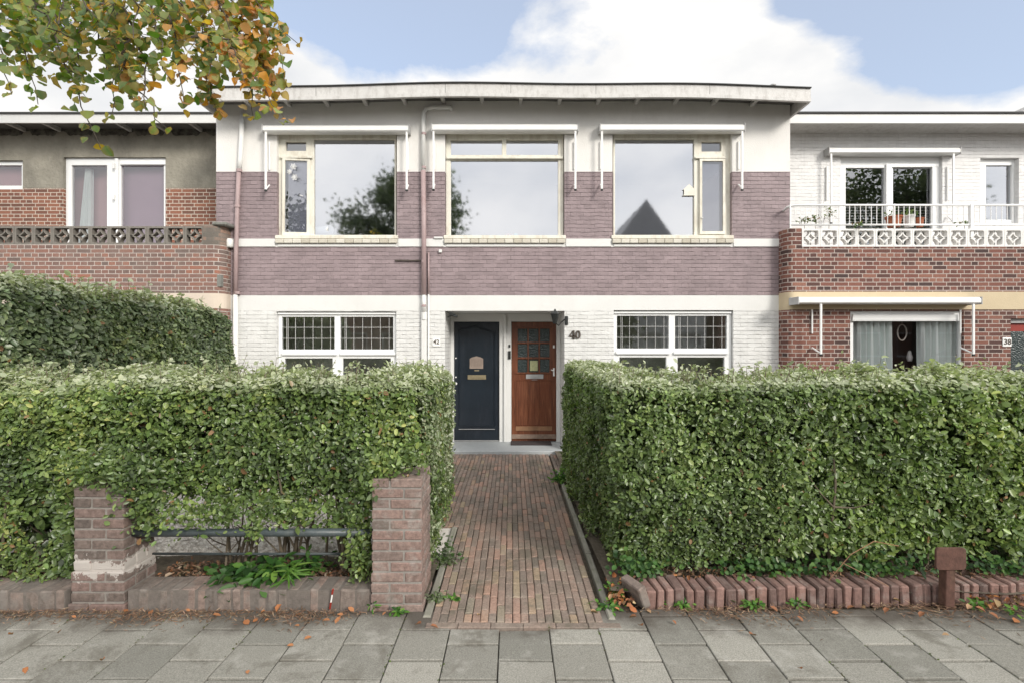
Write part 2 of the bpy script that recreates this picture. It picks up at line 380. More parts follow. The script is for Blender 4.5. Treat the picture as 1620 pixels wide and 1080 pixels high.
M['curtain'] = plain('curtain', (.66, .74, .71), .9, .04, 3, .001, 60)
M['terracotta'] = plain('terracotta', (.36, .12, .06), .8, .15, 15, .001, 60)
M['pot_white'] = plain('pot_white', (.7, .7, .68), .6, .08, 15, .001, 60)
M['paper'] = plain('paper', (.42, .43, .24), .8, .2, 25, 0)
M['red_paint'] = plain('red_paint', (.26, .03, .02), .5, .1, 9, 0)
M['cyan'] = plain('cyan', (.2, .5, .52), .5, .1, 9, 0)
M['white_plain'] = plain('white_plain', (.8, .8, .78), .6, .03, 9, 0)
M['blind'] = plain('blind', (.62, .62, .60), .5, .05, 9, 0)

# ------------------------------------------------------------------ leaves
def vnoise(p, sc, seed=0):
    q = p * sc; i = np.floor(q).astype(np.int64); f = q - i; f = f * f * (3 - 2 * f); r = np.zeros(len(p))
    def h(a, b, c):
        n = (a * 374761393 + b * 668265263 + c * 2147483647 + seed * 1274126177) & 0xffffffff
        n = ((n ^ (n >> 13)) * 1274126177) & 0xffffffff
        return ((n ^ (n >> 16)) & 0xffff) / 65535.0
    for dx in (0, 1):
        for dy in (0, 1):
            for dz in (0, 1):
                w = (f[:, 0] if dx else 1 - f[:, 0]) * (f[:, 1] if dy else 1 - f[:, 1]) * (f[:, 2] if dz else 1 - f[:, 2])
                r += w * h(i[:, 0] + dx, i[:, 1] + dy, i[:, 2] + dz)
    return r
def unit(a): return a / np.maximum(np.linalg.norm(a, axis=1, keepdims=True), 1e-9)
LEAF = {'oval': ((.0, .0), (.3, .46), (.72, .42), (1.0, .0)), 'round': ((.0, .0), (.22, .5), (.7, .52), (1.0, .0)), 'blade': ((.0, .0), (.3, .5), (.65, .38), (1.0, .0))}
def fine_leaves(name, Pn, Nn, Un, Ln, Wn, Cn, mat, parent=None, cup=.35, curl=.45, edge=None):
    """rounder leaves for the ones close to the camera: cupped blade, twelve-sided outline"""
    rows = ((.07, .27), (.25, .49), (.5, .53), (.75, .42), (.92, .2)); n = len(Pn)
    Nn = unit(Nn); U = unit(Un - Nn * np.sum(Un * Nn, 1, keepdims=True)); V = np.cross(Nn, U); L = Ln[:, None]; Wd = Wn[:, None]
    cu = cup * RS.uniform(.2, 1.6, (n, 1)); cr = curl * RS.uniform(-.4, 1.4, (n, 1)); ph = RS.uniform(0, 6, (n, 1)); vs = []; ed = []
    def pt(t, w, e): return Pn + U * L * t + V * Wd * w + Nn * (cu * Wd * w * w * 2.2 - cr * L * (t - .3) ** 2 + e * .07 * L * np.sin(ph + t * 9 + w * 5))
    vs.append(pt(0, 0, 0)); ed.append(0)
    for t, w in rows: vs += [pt(t, -w, 1), pt(t, 0, 0), pt(t, w, 1)]; ed += [1, 0, 1]
    vs.append(pt(1.04, 0, 1)); ed.append(1)
    k = len(vs); vs = np.stack(vs, 1).reshape(-1, 3); F = [(0, 2, 1), (0, 3, 2)]
    for r in range(len(rows) - 1):
        a = 1 + 3 * r; F += [(a, a + 1, a + 4), (a, a + 4, a + 3), (a + 1, a + 2, a + 5), (a + 1, a + 5, a + 4)]
    a = 1 + 3 * (len(rows) - 1); F += [(a, a + 1, k - 1), (a + 1, a + 2, k - 1)]
    F = np.array(F); q = (np.arange(n)[:, None, None] * k + F[None]).reshape(-1); nf = n * len(F)
    me = bpy.data.meshes.new(name); me.vertices.add(n * k); me.vertices.foreach_set('co', vs.astype(np.float32).ravel())
    me.loops.add(nf * 3); me.loops.foreach_set('vertex_index', q.astype(np.int32)); me.polygons.add(nf)
    me.polygons.foreach_set('loop_start', np.arange(0, nf * 3, 3, dtype=np.int32)); me.polygons.foreach_set('use_smooth', np.ones(nf, bool)); me.update(calc_edges=True)
    at = me.color_attributes.new('lc', 'FLOAT_COLOR', 'POINT'); cc = np.ones((n, k, 4), np.float32); cc[:, :, :3] = Cn[:, None, :]
    if edge is not None:
        e = np.array(ed)[None, :, None] * RS.uniform(0, 1, (n, 1, 1)) ** 1.5; cc[:, :, :3] = cc[:, :, :3] * (1 - e) + np.array(edge) * e
    at.data.foreach_set('color', cc.ravel()); me.materials.append(mat)
    o = bpy.data.objects.new(name, me); COL.objects.link(o); ORG[o.name] = Vector((0, 0, 0)); attach(o, parent); return o
def leaves(name, Pn, Nn, Un, Ln, Wn, Cn, mat, parent=None, shape='oval', fold=.25, curl=.15, origin=None):
    n = len(Pn); Nn = unit(Nn); U = unit(Un - Nn * np.sum(Un * Nn, 1, keepdims=True)); V = np.cross(Nn, U)
    (b0, _), (b1, w1), (b2, w2), (b3, _) = LEAF[shape]
    L = Ln[:, None]; Wd = Wn[:, None]
    fo = (fold * RS.uniform(.3, 1.5, (n, 1))); cu = curl * RS.uniform(-.5, 1.5, (n, 1))
    def pt(t, w): return Pn + U * L * t + V * Wd * w + Nn * (abs(w) * Wd * fo * 1.2 - cu * L * t * t)
    vs = np.stack([pt(b0, 0), pt(b1, w1), pt(b2, w2), pt(b3, 0), pt(b2, -w2), pt(b1, -w1)], 1).reshape(-1, 3)
    if origin is not None: vs = vs - np.array(origin)
    base = np.arange(n)[:, None] * 6
    q = np.concatenate([base + np.array([0, 3, 2, 1]), base + np.array([0, 5, 4, 3])], 1).reshape(-1)
    me = bpy.data.meshes.new(name); me.vertices.add(n * 6); me.vertices.foreach_set('co', vs.astype(np.float32).ravel())
    me.loops.add(n * 8); me.loops.foreach_set('vertex_index', q.astype(np.int32))
    me.polygons.add(n * 2); me.polygons.foreach_set('loop_start', np.arange(0, n * 8, 4, dtype=np.int32))
    try: me.polygons.foreach_set('loop_total', np.full(n * 2, 4, dtype=np.int32))
    except Exception: pass
    me.update(calc_edges=True)
    at = me.color_attributes.new('lc', 'FLOAT_COLOR', 'POINT')
    cc = np.ones((n, 6, 4), np.float32); cc[:, :, :3] = Cn[:, None, :]
    at.data.foreach_set('color', cc.ravel())
    me.materials.append(mat)
    o = bpy.data.objects.new(name, me); COL.objects.link(o)
    if origin is not None: o.location = origin
    ORG[o.name] = Vector(origin or (0, 0, 0)); attach(o, parent); return o
def palette(n, cols, wts, jit=.15, noise=None):
    """pick leaf tones; noise (0..1 per leaf) slides the choice so that tones gather in clumps"""
    cols = np.array(cols); w = np.cumsum(np.array(wts, float) / sum(wts))
    u = RS.rand(n)
    if noise is not None: u = np.clip(.55 * u + .45 * np.clip((noise - .25) * 2, 0, 1), 0, .999)
    k = np.searchsorted(w, u); c = cols[np.clip(k, 0, len(cols) - 1)]
    return np.clip(c * (1 + RS.uniform(-jit, jit, (n, 1))) * (1 + RS.uniform(-.06, .06, (n, 3))), .002, 1)

def hedge_points(bx, faces, dens, lump=.07, seed=3, rnd=.16, depth=.05):
    """points on and just under the clipped faces of a hedge box"""
    x0, x1, y0, y1, z0, z1 = bx; out = []
    dims = {'f': (x1 - x0, z1 - z0), 'b': (x1 - x0, z1 - z0), 't': (x1 - x0, y1 - y0), 'l': (y1 - y0, z1 - z0), 'r': (y1 - y0, z1 - z0)}
    for fc in faces:
        a, b = dims[fc]; n = int(a * b * dens); s, t = RS.rand(n), RS.rand(n); d = np.abs(RS.normal(0, depth, n))
        if fc in 'fb':
            p = np.stack([x0 + s * a, np.full(n, y0 if fc == 'f' else y1), z0 + t * b], 1); nn = np.array([0, -1 if fc == 'f' else 1, 0.])
        elif fc == 't':
            p = np.stack([x0 + s * a, y0 + t * b, np.full(n, z1)], 1); nn = np.array([0, 0, 1.])
        else:
            p = np.stack([np.full(n, x0 if fc == 'l' else x1), y0 + s * a, z0 + t * b], 1); nn = np.array([-1. if fc == 'l' else 1., 0, 0])
        lo = np.array([x0, y0, -9]); hi = np.array([x1, y1, z1]); c1 = np.maximum(lo + rnd, np.minimum(hi - rnd, p))
        v = p - c1; ln = np.linalg.norm(v, axis=1, keepdims=True); nv = np.where(ln > 1e-6, v / np.maximum(ln, 1e-6), nn)
        p = c1 + nv * np.minimum(ln, rnd)
        p = p + nv * ((vnoise(p, 3.1, seed) - .5) * 2 * lump + (vnoise(p, 9, seed + 1) - .5) * lump)[:, None] - nv * d[:, None]
        out.append(np.concatenate([p, nv, d[:, None]], 1))
    return np.concatenate(out)
GREEN = [(.020, .042, .012), (.034, .066, .016), (.052, .098, .022), (.075, .130, .032), (.115, .175, .045), (.17, .22, .05)]
def hedge_leaves(name, pts, L, mat, parent, cols, wts, seed=1, spread=.9, up=.35, origin=None, shape='oval', wr=.58, nsc=2.3, pale=1.0):
    n = len(pts); p = pts[:, :3]; nv = pts[:, 3:6]
    N = nv + RS.normal(0, spread * .6, (n, 3)) + np.array([0, 0, up])
    U = RS.normal(0, 1, (n, 3)) + nv * .5 + np.array([0, 0, .35])
    s = L * np.clip(RS.lognormal(0, .32, n), .45, 1.9)
    nz = .6 * vnoise(p, nsc, seed) + .4 * vnoise(p, nsc * 3.3, seed + 5)
    c = palette(n, cols, wts, .26, nz) * 1.12
    c = c * .9 + c.mean(1, keepdims=True) * .1
    old = RS.rand(n) < .012; c[old] = np.array([.26, .15, .07]) * RS.uniform(.6, 1.3, (int(old.sum()), 1))
    t_ = np.clip((p[:, 2:3] - (np.percentile(p[:, 2], 98) - .17)) / .1, 0, 1) * np.clip((nv[:, 2:3] - .3) * 2.2, 0, 1) * RS.uniform(.3, 1, (n, 1)) * pale; c = c * (1 - t_) + np.array([.58, .60, .46]) * t_   # sky sheen painted into the colour of new growth on the clipped top
    return leaves(name, p, N, U, s, s * wr * RS.uniform(.8, 1.15, n), c, mat, parent, shape, .3, .2, origin)

# ------------------------------------------------------------------ ground
g = MB(); g.face([(-90, -70, -.05), (90, -70, -.05), (90, 90, -.05), (-90, 90, -.05)])
tag(obj('ground', g, M['soil']), kind='structure')
g = MB(); g.box(-60, 60, -9.5, -1.9, -.30, -.045)
tag(obj('road', g, M['asphalt']), kind='structure')
pv = MB(); J = .006
def ylim(x):
    return 3.075 if -.50 < x < .62 else (3.285 if x < 0 else 3.30)
c = -22
while True:
    xa = -.076 + .3 * c
    if xa > 6.4: break
    yo = (0 if c % 2 else .15) + 2.91 - .3 * 16
    lim = ylim(xa + .15)
    y = yo
    while y < lim - .02:
        e = min(y + .3, lim); jx = random.uniform(-.001, .001)
        if e - y > .03: pv.block(xa + J / 2 + jx, xa + .3 - J / 2 + jx, y + .0085, e - .0085, -.045, random.uniform(-.003, .003), .004, .0025)
        y += .3
    c += 1
tag(obj('pavement', pv, M['slabs'], weld=False), kind='structure')
pb = MB()
def pathcol(xa, w, ya, yb):
    y = ya - random.choice((0, .1, .05)) 
    while y < yb - .01:
        L = .203 + random.uniform(-.004, .004); a, b = max(y, ya), min(y + L, yb)
        if b - a > .02:
            cx = random.uniform(-.0015, .0015)
            pb.block(xa + .0018 + cx, xa + w - .0018 + cx, a + .005, b - .005, -.045, .004 + random.uniform(-.003, .003), .005, .0022)
        y += L
x = -.508
while x < .56:
    pathcol(x, .0512, 3.135, 7.93); x += .0512
x = -.505
while x > -1.02:
    pathcol(x - .0512, .0512, 4.78, 7.93); x -= .0512
x = .59
while x < .98:
    pathcol(x, .0512, 6.92, 7.93); x += .0512
x = -.53
while x < .54:
    L = .2; pb.block(x, x + L - .003, 3.08, 3.131, -.045, .004 + random.uniform(-.003, .002), .004, .002); x += L
tag(obj('path', pb, M['path_bricks'], weld=False), kind='structure')
kb = MB()
for a, b in ((3.17, 4.16), (4.165, 5.15), (5.155, 6.9)): kb.block(.605, .65, a, b - .005, -.045, .012 + random.uniform(-.006, .006), .008, .004)
for a, b in ((3.2, 3.96), (3.965, 4.77)): kb.block(-.565, -.515, a, b - .005, -.045, .010, .008, .004)
tag(obj('path_kerb', kb, M['kerb'], weld=False), kind='structure')
# garden earth behind the edgings, slightly raised
def bumpy(name, x0, x1, y0, y1, z, amp, mat, n=26, kind='structure'):
    mb = MB(); nx = max(4, int((x1 - x0) * n / 2)); ny = max(4, int((y1 - y0) * n / 2))
    pts = np.array([[x0 + (x1 - x0) * i / nx, y0 + (y1 - y0) * j / ny, 0] for j in range(ny + 1) for i in range(nx + 1)])
    hh = z + (vnoise(pts, 3, 8) - .5) * amp + (vnoise(pts, 11, 9) - .5) * amp * .5
    mb.v = [(p[0], p[1], h) for p, h in zip(pts, hh)]
    for j in range(ny):
        for i in range(nx):
            k = j * (nx + 1) + i; mb.f.append((k, k + 1, k + nx + 2, k + nx + 1)); mb.m.append(0)
    return tag(obj(name, mb, mat, smooth=True, weld=False), kind=kind)
bumpy('garden_soil', -8, -.57, 3.40, 4.0, .055, .05, M['soil'])
bumpy('garden_soil', .665, 8, 3.40, 7.9, .055, .05, M['soil'], 10)
g = MB(); g.face([(-8, 4.0, .03), (-1.0, 4.0, .03), (-1.0, 7.99, .03), (-8, 7.99, .03)]); g.face([(-1.0, 4.0, -.01), (-.57, 4.0, -.01), (-.57, 4.77, -.01), (-1.0, 4.77, -.01)])
tag(obj('garden_ground', g, M['gravel']), kind='structure')
# gravel stones
gv = MB()
for k in range(5200):
    x = random.uniform(-3.7, -.95); y = 3.95 + abs(random.gauss(0, .9)) if random.random() < .85 else random.uniform(3.75, 4.0)
    if y > 6.5: continue
    r = random.uniform(.012, .026); i = len(gv.v); a0 = random.random() * 6
    zb = .03
    for j in range(4):
        a = a0 + j * 1.57; gv.v.append((x + r * 1.2 * math.cos(a), y + r * math.sin(a), zb + r * .4 * random.random()))
    gv.v.append((x, y, zb + r * random.uniform(.7, 1.1)))
    for j in range(4): gv.f.append((i + j, i + (j + 1) % 4, i + 4)); gv.m.append(0)
tag(obj('gravel', gv, M['gravel'], weld=False), kind='stuff', label='pale gravel in the front garden behind the left hedge')

# ------------------------------------------------------------------ brick piers and edgings in the foreground
def pier(name, label, x0, x1, y0, y1, zt, mat, foot, group):
    t = thing(name, label, 'brick pillar', ((x0 + x1) / 2, (y0 + y1) / 2, 0), group)
    mb = MB(); mo = MB(); ch = .0685; mt = .012; n = int(zt / ch); w = x1 - x0; d = y1 - y0
    for k in range(n + 1):
        za = k * ch - .03 + (.0); zb = za + ch - mt
        e = foot if k < 1 else (foot * .45 if k < 4 else 0)
        X0, X1, Y0, Y1 = x0 - e, x1 + e, y0 - e, y1
        odd = k % 2; hb = .105
        sp = X0 + (w + 2 * e) * (.64 if odd else .36)
        # front row
        for a, b in ((X0, sp - mt / 2), (sp + mt / 2, X1)):
            s = random.uniform(-.003, .003)
            mb.rbox(((a + b) / 2, Y0 + hb / 2 + s, (za + zb) / 2), (b - a, hb, zb - za), Matrix.Rotation(random.uniform(-.012, .012), 3, 'Z'), .005, 0, .0022)
        # side bricks behind
        for side in (0, 1):
            a, b = (X0, X0 + hb) if side == 0 else (X1 - hb, X1)
            yy = Y0 + hb + mt; cut = yy + (Y1 - yy) * (.5 if (odd + side) % 2 else .98)
            for p, q in ((yy, cut - mt / 2), (cut + mt / 2, Y1)):
                if q - p < .02: continue
                mb.rbox(((a + b) / 2 + random.uniform(-.003, .003), (p + q) / 2, (za + zb) / 2), (b - a, q - p, zb - za), None, .005, 0, .0022)
        if k == n:  # cap course
            mb.rbox(((X0 + X1) / 2, (Y0 + hb + Y1) / 2, (za + zb) / 2 - .004), (w - 2 * hb - .02, d - hb - .02, zb - za), None, .008)
    g2 = .0065; mo.box(x0 + g2, x1 - g2, y0 + g2, y1 - g2, -.04, n * ch + ch - mt - .045)
    if foot: mo.box(x0 - foot * .45 + g2, x1 + foot * .45 - g2, y0 - foot * .45 + g2, y1 - .012, -.04, 4 * ch - .05)
    obj('brickwork', mb, mat, t, weld=False); obj('mortar', mo, M['mortar_smear'] if mat.name.endswith('old') else M['mortar'], t)
    return t
pier('brick_pillar', 'weathered brown brick pillar with a smear of pale mortar near its foot, half under the hedge', -2.88, -2.55, 3.32, 3.62, .80, M['pier_bricks_old'], .022, 'garden wall pillars')
pier('brick_pillar', 'reddish brick pillar standing right beside the brick garden path', -.915, -.59, 3.30, 3.66, .845, M['pier_bricks'], .010, 'garden wall pillars')
def edging(name, label, segs, mat, h, dep, loose=.0, step=.066):
    mb = MB(); mo = MB()
    for (xa, ya, xb, yb) in segs:
        L = xb - xa; n = int(L / step); ang = math.atan2(yb - ya, xb - xa)
        if loose > .03: ws = [L / n * random.uniform(.86, 1.14) for _ in range(n)]; ws = [w_ * L / sum(ws) for w_ in ws]
        else:
            ws = []
            while sum(ws) < L - .05: ws.append(random.choice((.064, .066, .10, .108, .07)))
            ws = [w_ * L / sum(ws) for w_ in ws]
        for k in range(len(ws)):
            t = (sum(ws[:k]) + ws[k] / 2) / L; x = xa + L * t; y = ya + (yb - ya) * t
            hh = h + random.uniform(-.004, .004) * (2.5 if loose > .03 else 1)
            R = Matrix.Rotation(ang + random.uniform(-1, 1) * loose, 3, 'Z') @ Matrix.Rotation(random.uniform(-1, 1) * loose * .8, 3, 'Y')
            w = ws[k] - (.008 if loose < .03 else .010)
            mb.rbox((x, y + dep / 2 + random.uniform(-.005, .005) * (1 + loose * 20), hh / 2 - .02), (w, dep, hh + .04), R, .009, 0, .0030)
        gp = .035 if loose > .03 else .003; q_ = gp
        mo.v += [(xa, ya + gp + .001, -.04), (xb, yb + gp + .001, -.04), (xb, yb + dep, -.04), (xa, ya + dep, -.04), (xa, ya + gp + .001, h - gp), (xb, yb + gp + .001, h - gp), (xb, yb + dep, h - gp), (xa, ya + dep, h - gp)]
        i = len(mo.v) - 8
        for f in ((0, 3, 2, 1), (4, 5, 6, 7), (0, 1, 5, 4), (1, 2, 6, 5), (2, 3, 7, 6), (3, 0, 4, 7)): mo.f.append(tuple(i + q for q in f)); mo.m.append(0)
    t = thing(name, label, 'brick edging', ((segs[0][0] + segs[-1][2]) / 2, segs[0][1], 0))
    obj('bricks', mb, mat, t, weld=False); obj('mortar', mo, M['mortar_dark'], t)
    return t
edging('brick_edging', 'low edging of grey-brown upright bricks running past the two pillars under the left hedge', [(-5.2, 3.30, -2.92, 3.30), (-2.52, 3.315, -.925, 3.315)], M['edge_bricks_grey'], .115, .2, .012)
edging('brick_edging', 'low edging of loose red upright bricks at the foot of the right hedge', [(.87, 3.325, 1.9, 3.37), (1.9, 3.37, 5.2, 3.475)], M['edge_bricks'], .106, .205, .048)
b = MB(); b.rbox((.83, 3.40, .065), (.062, .2, .155), Matrix.Rotation(.42, 3, 'Z') @ Matrix.Rotation(-.35, 3, 'Y'), .008)
tag(obj('loose_brick', b, M['edge_bricks_grey'], origin=(.83, 3.40, 0)), 'single brown brick leaning over at the path end of the right edging', 'brick')
r = MB(); r.tube([(-2.62, 3.42, .452), (-1.65, 3.41, .458), (-.88, 3.42, .455)], .027, 12)
tag(obj('rail', r, M['rail_paint'], smooth=True, origin=(-1.7, 3.52, .44)), 'thick dark grey metal rail running between the two brick pillars', 'rail')
r = MB(); r.tube([(-2.62, 3.60, .235), (-.88, 3.60, .235)], .009, 10)
tag(obj('rail', r, M['rail_paint'], smooth=True, origin=(-1.7, 3.60, .225)), 'thin dark lower rail just above the soil under the left hedge', 'rail')
# rusty sign
t = thing('marker_sign', 'small rusty blank metal sign on a short post in front of the right brick edging', 'sign', (2.87, 3.32, 0))
b = MB(); b.rbox((2.875, 3.345, .11), (.062, .062, .40), Matrix.Rotation(.02, 3, 'Y'), .004); obj('post', b, M['rust'], t)
b = MB(); pl = []
for cx, cz, a0 in ((1, 1, 0), (-1, 1, 90), (-1, -1, 180), (1, -1, 270)):
    for k in range(5):
        a = math.radians(a0 + k * 22.5); pl.append((2.868 + cx * .076 + .022 * math.cos(a), .325 + cz * .05 + .022 * math.sin(a)))
b.prism(pl, 3.30, 3.318); obj('plate', b, M['rust'], t, bevel=.002)

# ------------------------------------------------------------------ generic house pieces
def window(par, d, outer, panes, fmat, gmat, fd=.07, dim=None, sash=None, lead=None, sill=None, silltiles=None, gy=.035, bv=.005):
    """outer and panes are rectangles (x0,x1,z0,z1) in metres at depth d; returns the window frame mesh"""
    mb = MB(); mb.plate(outer[0], outer[1], outer[2], outer[3], panes, d, d + fd)
    w = obj('window', mb, fmat, par, origin=((outer[0] + outer[1]) / 2, d, outer[2]), bevel=bv)
    gb = MB()
    for p in panes: gb.face([(p[0], d + gy, p[2]), (p[1], d + gy, p[2]), (p[1], d + gy, p[3]), (p[0], d + gy, p[3])])
    if dim:
        g2 = MB(); g2.v, g2.f, g2.m = list(gb.v), [f for k, f in enumerate(gb.f) if k in dim], [0] * len(dim); gb.f = [f for k, f in enumerate(gb.f) if k not in dim]; gb.m = [0] * len(gb.f)
        obj('pane', g2, M['glass_side'], w, weld=False)
    obj('pane', gb, gmat, w, weld=False)
    if lead:
        lb = MB()
        for (a, b_, zz0, zz1, vs, hs) in lead:
            for v in vs: lb.box(v - .0022, v + .0022, d + gy - .008, d + gy + .003, zz0, zz1)
            for h in hs: lb.box(a, b_, d + gy - .011, d + gy + .001, h - .003, h + .003)
        obj('leading', lb, M['lead'], w, weld=False)
    if sill:
        sb = MB(); sb.box(*sill); obj('sill', sb, fmat, w, bevel=.006)
    return w
def px_rects(rs, d): return [(X(a, d), X(b, d), Z(e, d), Z(c, d)) for a, b, c, e in rs]   # px0,px1,pytop,pybottom
def awning(par, d, px0, px1, py0, py1, arms, pyend, back=True, mat=None, cap='grey_metal', proj=.16):
    mat = mat or M['white_metal']; dd = d - proj
    x0, x1, z1, z0 = X(px0, dd), X(px1, dd), Z(py0, dd), Z(py1, dd)
    mb = MB(); h = z1 - z0
    prof = [(dd, z0 + .02), (dd, z1 - .03), (dd + .03, z1), (d - .01, z1), (d - .01, z0 + .01), (dd + .03, z0)]
    i = len(mb.v); n = len(prof)
    for xx in (x0, x1): mb.v += [(xx, y, z) for y, z in prof]
    mb.f.append(tuple(range(n))); mb.f.append(tuple(range(n, 2 * n))[::-1]); mb.m += [0, 0]
    for k in range(n): mb.f.append((k, n + k, n + (k + 1) % n, (k + 1) % n)); mb.m.append(0)
    a = obj('awning', mb, mat, par, origin=((x0 + x1) / 2, dd, z0), bevel=.004)
    e = MB()
    for xx in (x0 - .012, x1): e.box(xx, xx + .012, dd - .004, d - .006, z0 - .005, z1 + .004)
    e.box(x0, x1, d - .03, d - .008, z1 + .001, z1 + .014)
    obj('end_cap', e, M[cap], a, weld=False)
    for px in arms:
        xx = X(px, dd); ze = Z(pyend, dd)
        ab = MB(); ab.rbox((xx, dd + .02, (z0 + ze) / 2), (.032, .022, z0 - ze), None, .004)
        ab.rbox((xx, d - .02, (z0 + ze) / 2 + .12), (.022, .022, (z0 - ze) * .5), None, .004)
        ab.tube([(xx, dd + .02, ze + .01), (xx, d - .02, ze + .02 + (z0 - ze) * .1)], .012, 8)
        ab.rbox((xx, dd + .02, ze - .012), (.036, .03, .028), None, .004, 1)
        obj('arm', ab, [mat, M['black_metal']], a, weld=False)
    return a
def room(mb, x0, x1, y0, y1, z0, z1, m=0):
    mb.face([(x0, y1, z0), (x1, y1, z0), (x1, y1, z1), (x0, y1, z1)], m)
    mb.face([(x0, y0, z0), (x0, y1, z0), (x0, y1, z1), (x0, y0, z1)], m)
    mb.face([(x1, y0, z0), (x1, y1, z0), (x1, y1, z1), (x1, y0, z1)], m)
    mb.face([(x0, y0, z0), (x1, y0, z0), (x1, y1, z0), (x0, y1, z0)], m)
    mb.face([(x0, y0, z1), (x1, y0, z1), (x1, y1, z1), (x0, y1, z1)], m)

# ------------------------------------------------------------------ the middle house
D = 8.0
house = thing('house', 'middle terraced house painted mauve and white with a pair of front doors', 'house', (0, D, 0))
HX0, HX1 = -4.68, 4.40
UW = [X(438, D), X(628, D), Z(378, D), Z(210, D)], [X(704, D), X(893, D), Z(378, D), Z(210, D)], [X(969, D), X(1158, D), Z(378, D), Z(210, D)]
GW = [X(437, D), X(627, D), .70, Z(493, D)], [X(971, D), X(1160, D), .70, Z(491, D)]
DR = [-1.06, .83, .0, Z(492, D)]
def hm(x, z):
    if z < 2.24: return 0
    if z < 2.485: return 1
    if z < 3.25: return 2
    if z < 3.38: return 1
    if z < 4.44: return 2
    return 3
mb = MB()
mb.plate(HX0, HX1, -.04, 5.56, [tuple(w) for w in (*UW, *GW)] + [(DR[0], DR[1], -.04, DR[3])], D, D + .35, hm, (2.24, 2.485, 3.25, 3.38, 4.44), back=False, deep=[.12] * 3 + [.10] * 2 + [.74])
obj('wall', mb, [M['white_brick'], M['white_smooth'], M['mauve_brick'], M['stucco_white']], house)
mb = MB()
for a, b_ in ((HX0 + .0, X(436, D)), (X(630, D), X(702, D)), (X(895, D), X(967, D)), (X(1160, D), HX1)):
    mb.box(a, b_, D - .014, D - .0005, 3.252, 3.378)
mb.box(X(440, D), X(626, D), D - .014, D - .0005, 3.252, Z(386, D)); mb.box(X(706, D), X(890, D), D - .014, D - .0005, 3.252, Z(386, D)); mb.box(X(971, D), X(1156, D), D - .014, D - .0005, 3.252, Z(386, D))
obj('string_course', mb, M['white_smooth'], house, bevel=.004)
mb = MB(); yb = D + 9
mb.face([(HX0, D + .35, -.04), (HX0, yb, -.04), (HX0, yb, 5.56), (HX0, D + .35, 5.56)]); mb.face([(HX1, D + .35, -.04), (HX1, yb, -.04), (HX1, yb, 5.56), (HX1, D + .35, 5.56)]); mb.face([(HX0, yb, -.04), (HX1, yb, -.04), (HX1, yb, 5.56), (HX0, yb, 5.56)])
obj('rear_wall', mb, M['stucco_grey'], house)
mb = MB()
for x0, x1 in ((-4.6, -1.5), (-1.48, 1.2), (1.22, 4.3)): room(mb, x0, x1, D + .13, D + 3.4, 2.75, 5.3)
for x0, x1 in ((-4.6, -1.1), (.87, 4.3)): room(mb, x0, x1, D + .11, D + 1.5, .1, 2.6, 2)
M['interior_mid'] = plain('interior_mid', (.78, .79, .70), .9, .3, 2.5, 0)
obj('room_lining', mb, [M['interior'], M['interior_dark'], M['interior_mid']], house)
# roof: felt deck, boarded soffit, rafter ends, bowed fascia
FY = 7.55; FX0, FX1 = -4.70, 4.46
def sag(x):
    u = (x - .2) / 4.5; return -.066 * u * u - .012 * math.sin(x * 1.7)
def ribbon(mb, y0, y1, z0, z1, n=36, m=0, xa=FX0, xb=FX1):
    i = len(mb.v)
    for k in range(n + 1):
        x = xa + (xb - xa) * k / n; s = sag(x)
        mb.v += [(x, y0, z0 + s), (x, y1, z0 + s), (x, y1, z1 + s), (x, y0, z1 + s)]
    for k in range(n):
        a = i + 4 * k
        for p, q in ((0, 3), (3, 2), (2, 1), (1, 0)): mb.f.append((a + p, a + q, a + 4 + q, a + 4 + p)); mb.m.append(m)
    for a in (i, i + 4 * n): mb.f.append((a, a + 1, a + 2, a + 3)); mb.m.append(m)
mb = MB(); ribbon(mb, FY - .025, D + 8.9, 5.598, 5.613)
mb.face([(HX0, D + 8.9, 5.5), (HX1, D + 8.9, 5.5), (HX1, D + 8.9, 5.66), (HX0, D + 8.9, 5.66)])
roof = obj('roof', mb, M['roof_felt'], house)
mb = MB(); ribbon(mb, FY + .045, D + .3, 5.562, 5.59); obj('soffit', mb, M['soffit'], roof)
mb = MB(); ribbon(mb, FY, FY + .035, 5.452, 5.596); ribbon(mb, FY - .012, FY + .036, 5.40, 5.450)
for (xx, s) in ((FX1 - .03, 1), (FX0, -1)):
    s0 = sag(xx)
    mb.box(xx, xx + .03, FY + .04, D + .6, 5.452 + s0, 5.595 + s0); mb.box(xx - (.012 if s < 0 else 0), xx + .03 + (.012 if s > 0 else 0), FY + .04, D + .6, 5.40 + s0, 5.449 + s0)
fa = obj('fascia', mb, M['fascia'], roof)
mb = MB()
for xx in (-2.93, -1.0, -.02, 1.25, 2.95): mb.box(xx, xx + .006, FY - .0015, FY + .01, 5.455 + sag(xx), 5.594 + sag(xx))
obj('joint', mb, M['soffit'], fa, weld=False)
for k in range(15):
    x = X(450, 7.8) + .607 * k - 1.21
    if x < FX0 + .1 or x > FX1 - .1: continue
    mb = MB(); s = sag(x); mb.rbox((x, (FY + .04 + D - .0) / 2, 5.531 + s), (.058, D - FY - .05, .062), None, .006)
    obj('rafter', mb, M['fascia'], roof, weld=False)
mb = MB(); mb.tube([(4.05, FY + .3, 5.55), (4.05, FY + .3, 5.72)], .03, 10); mb.tube([(4.05, FY + .3, 5.72), (4.05, FY + .3, 5.735)], .045, 10); obj('vent', mb, M['grey_metal'], roof)

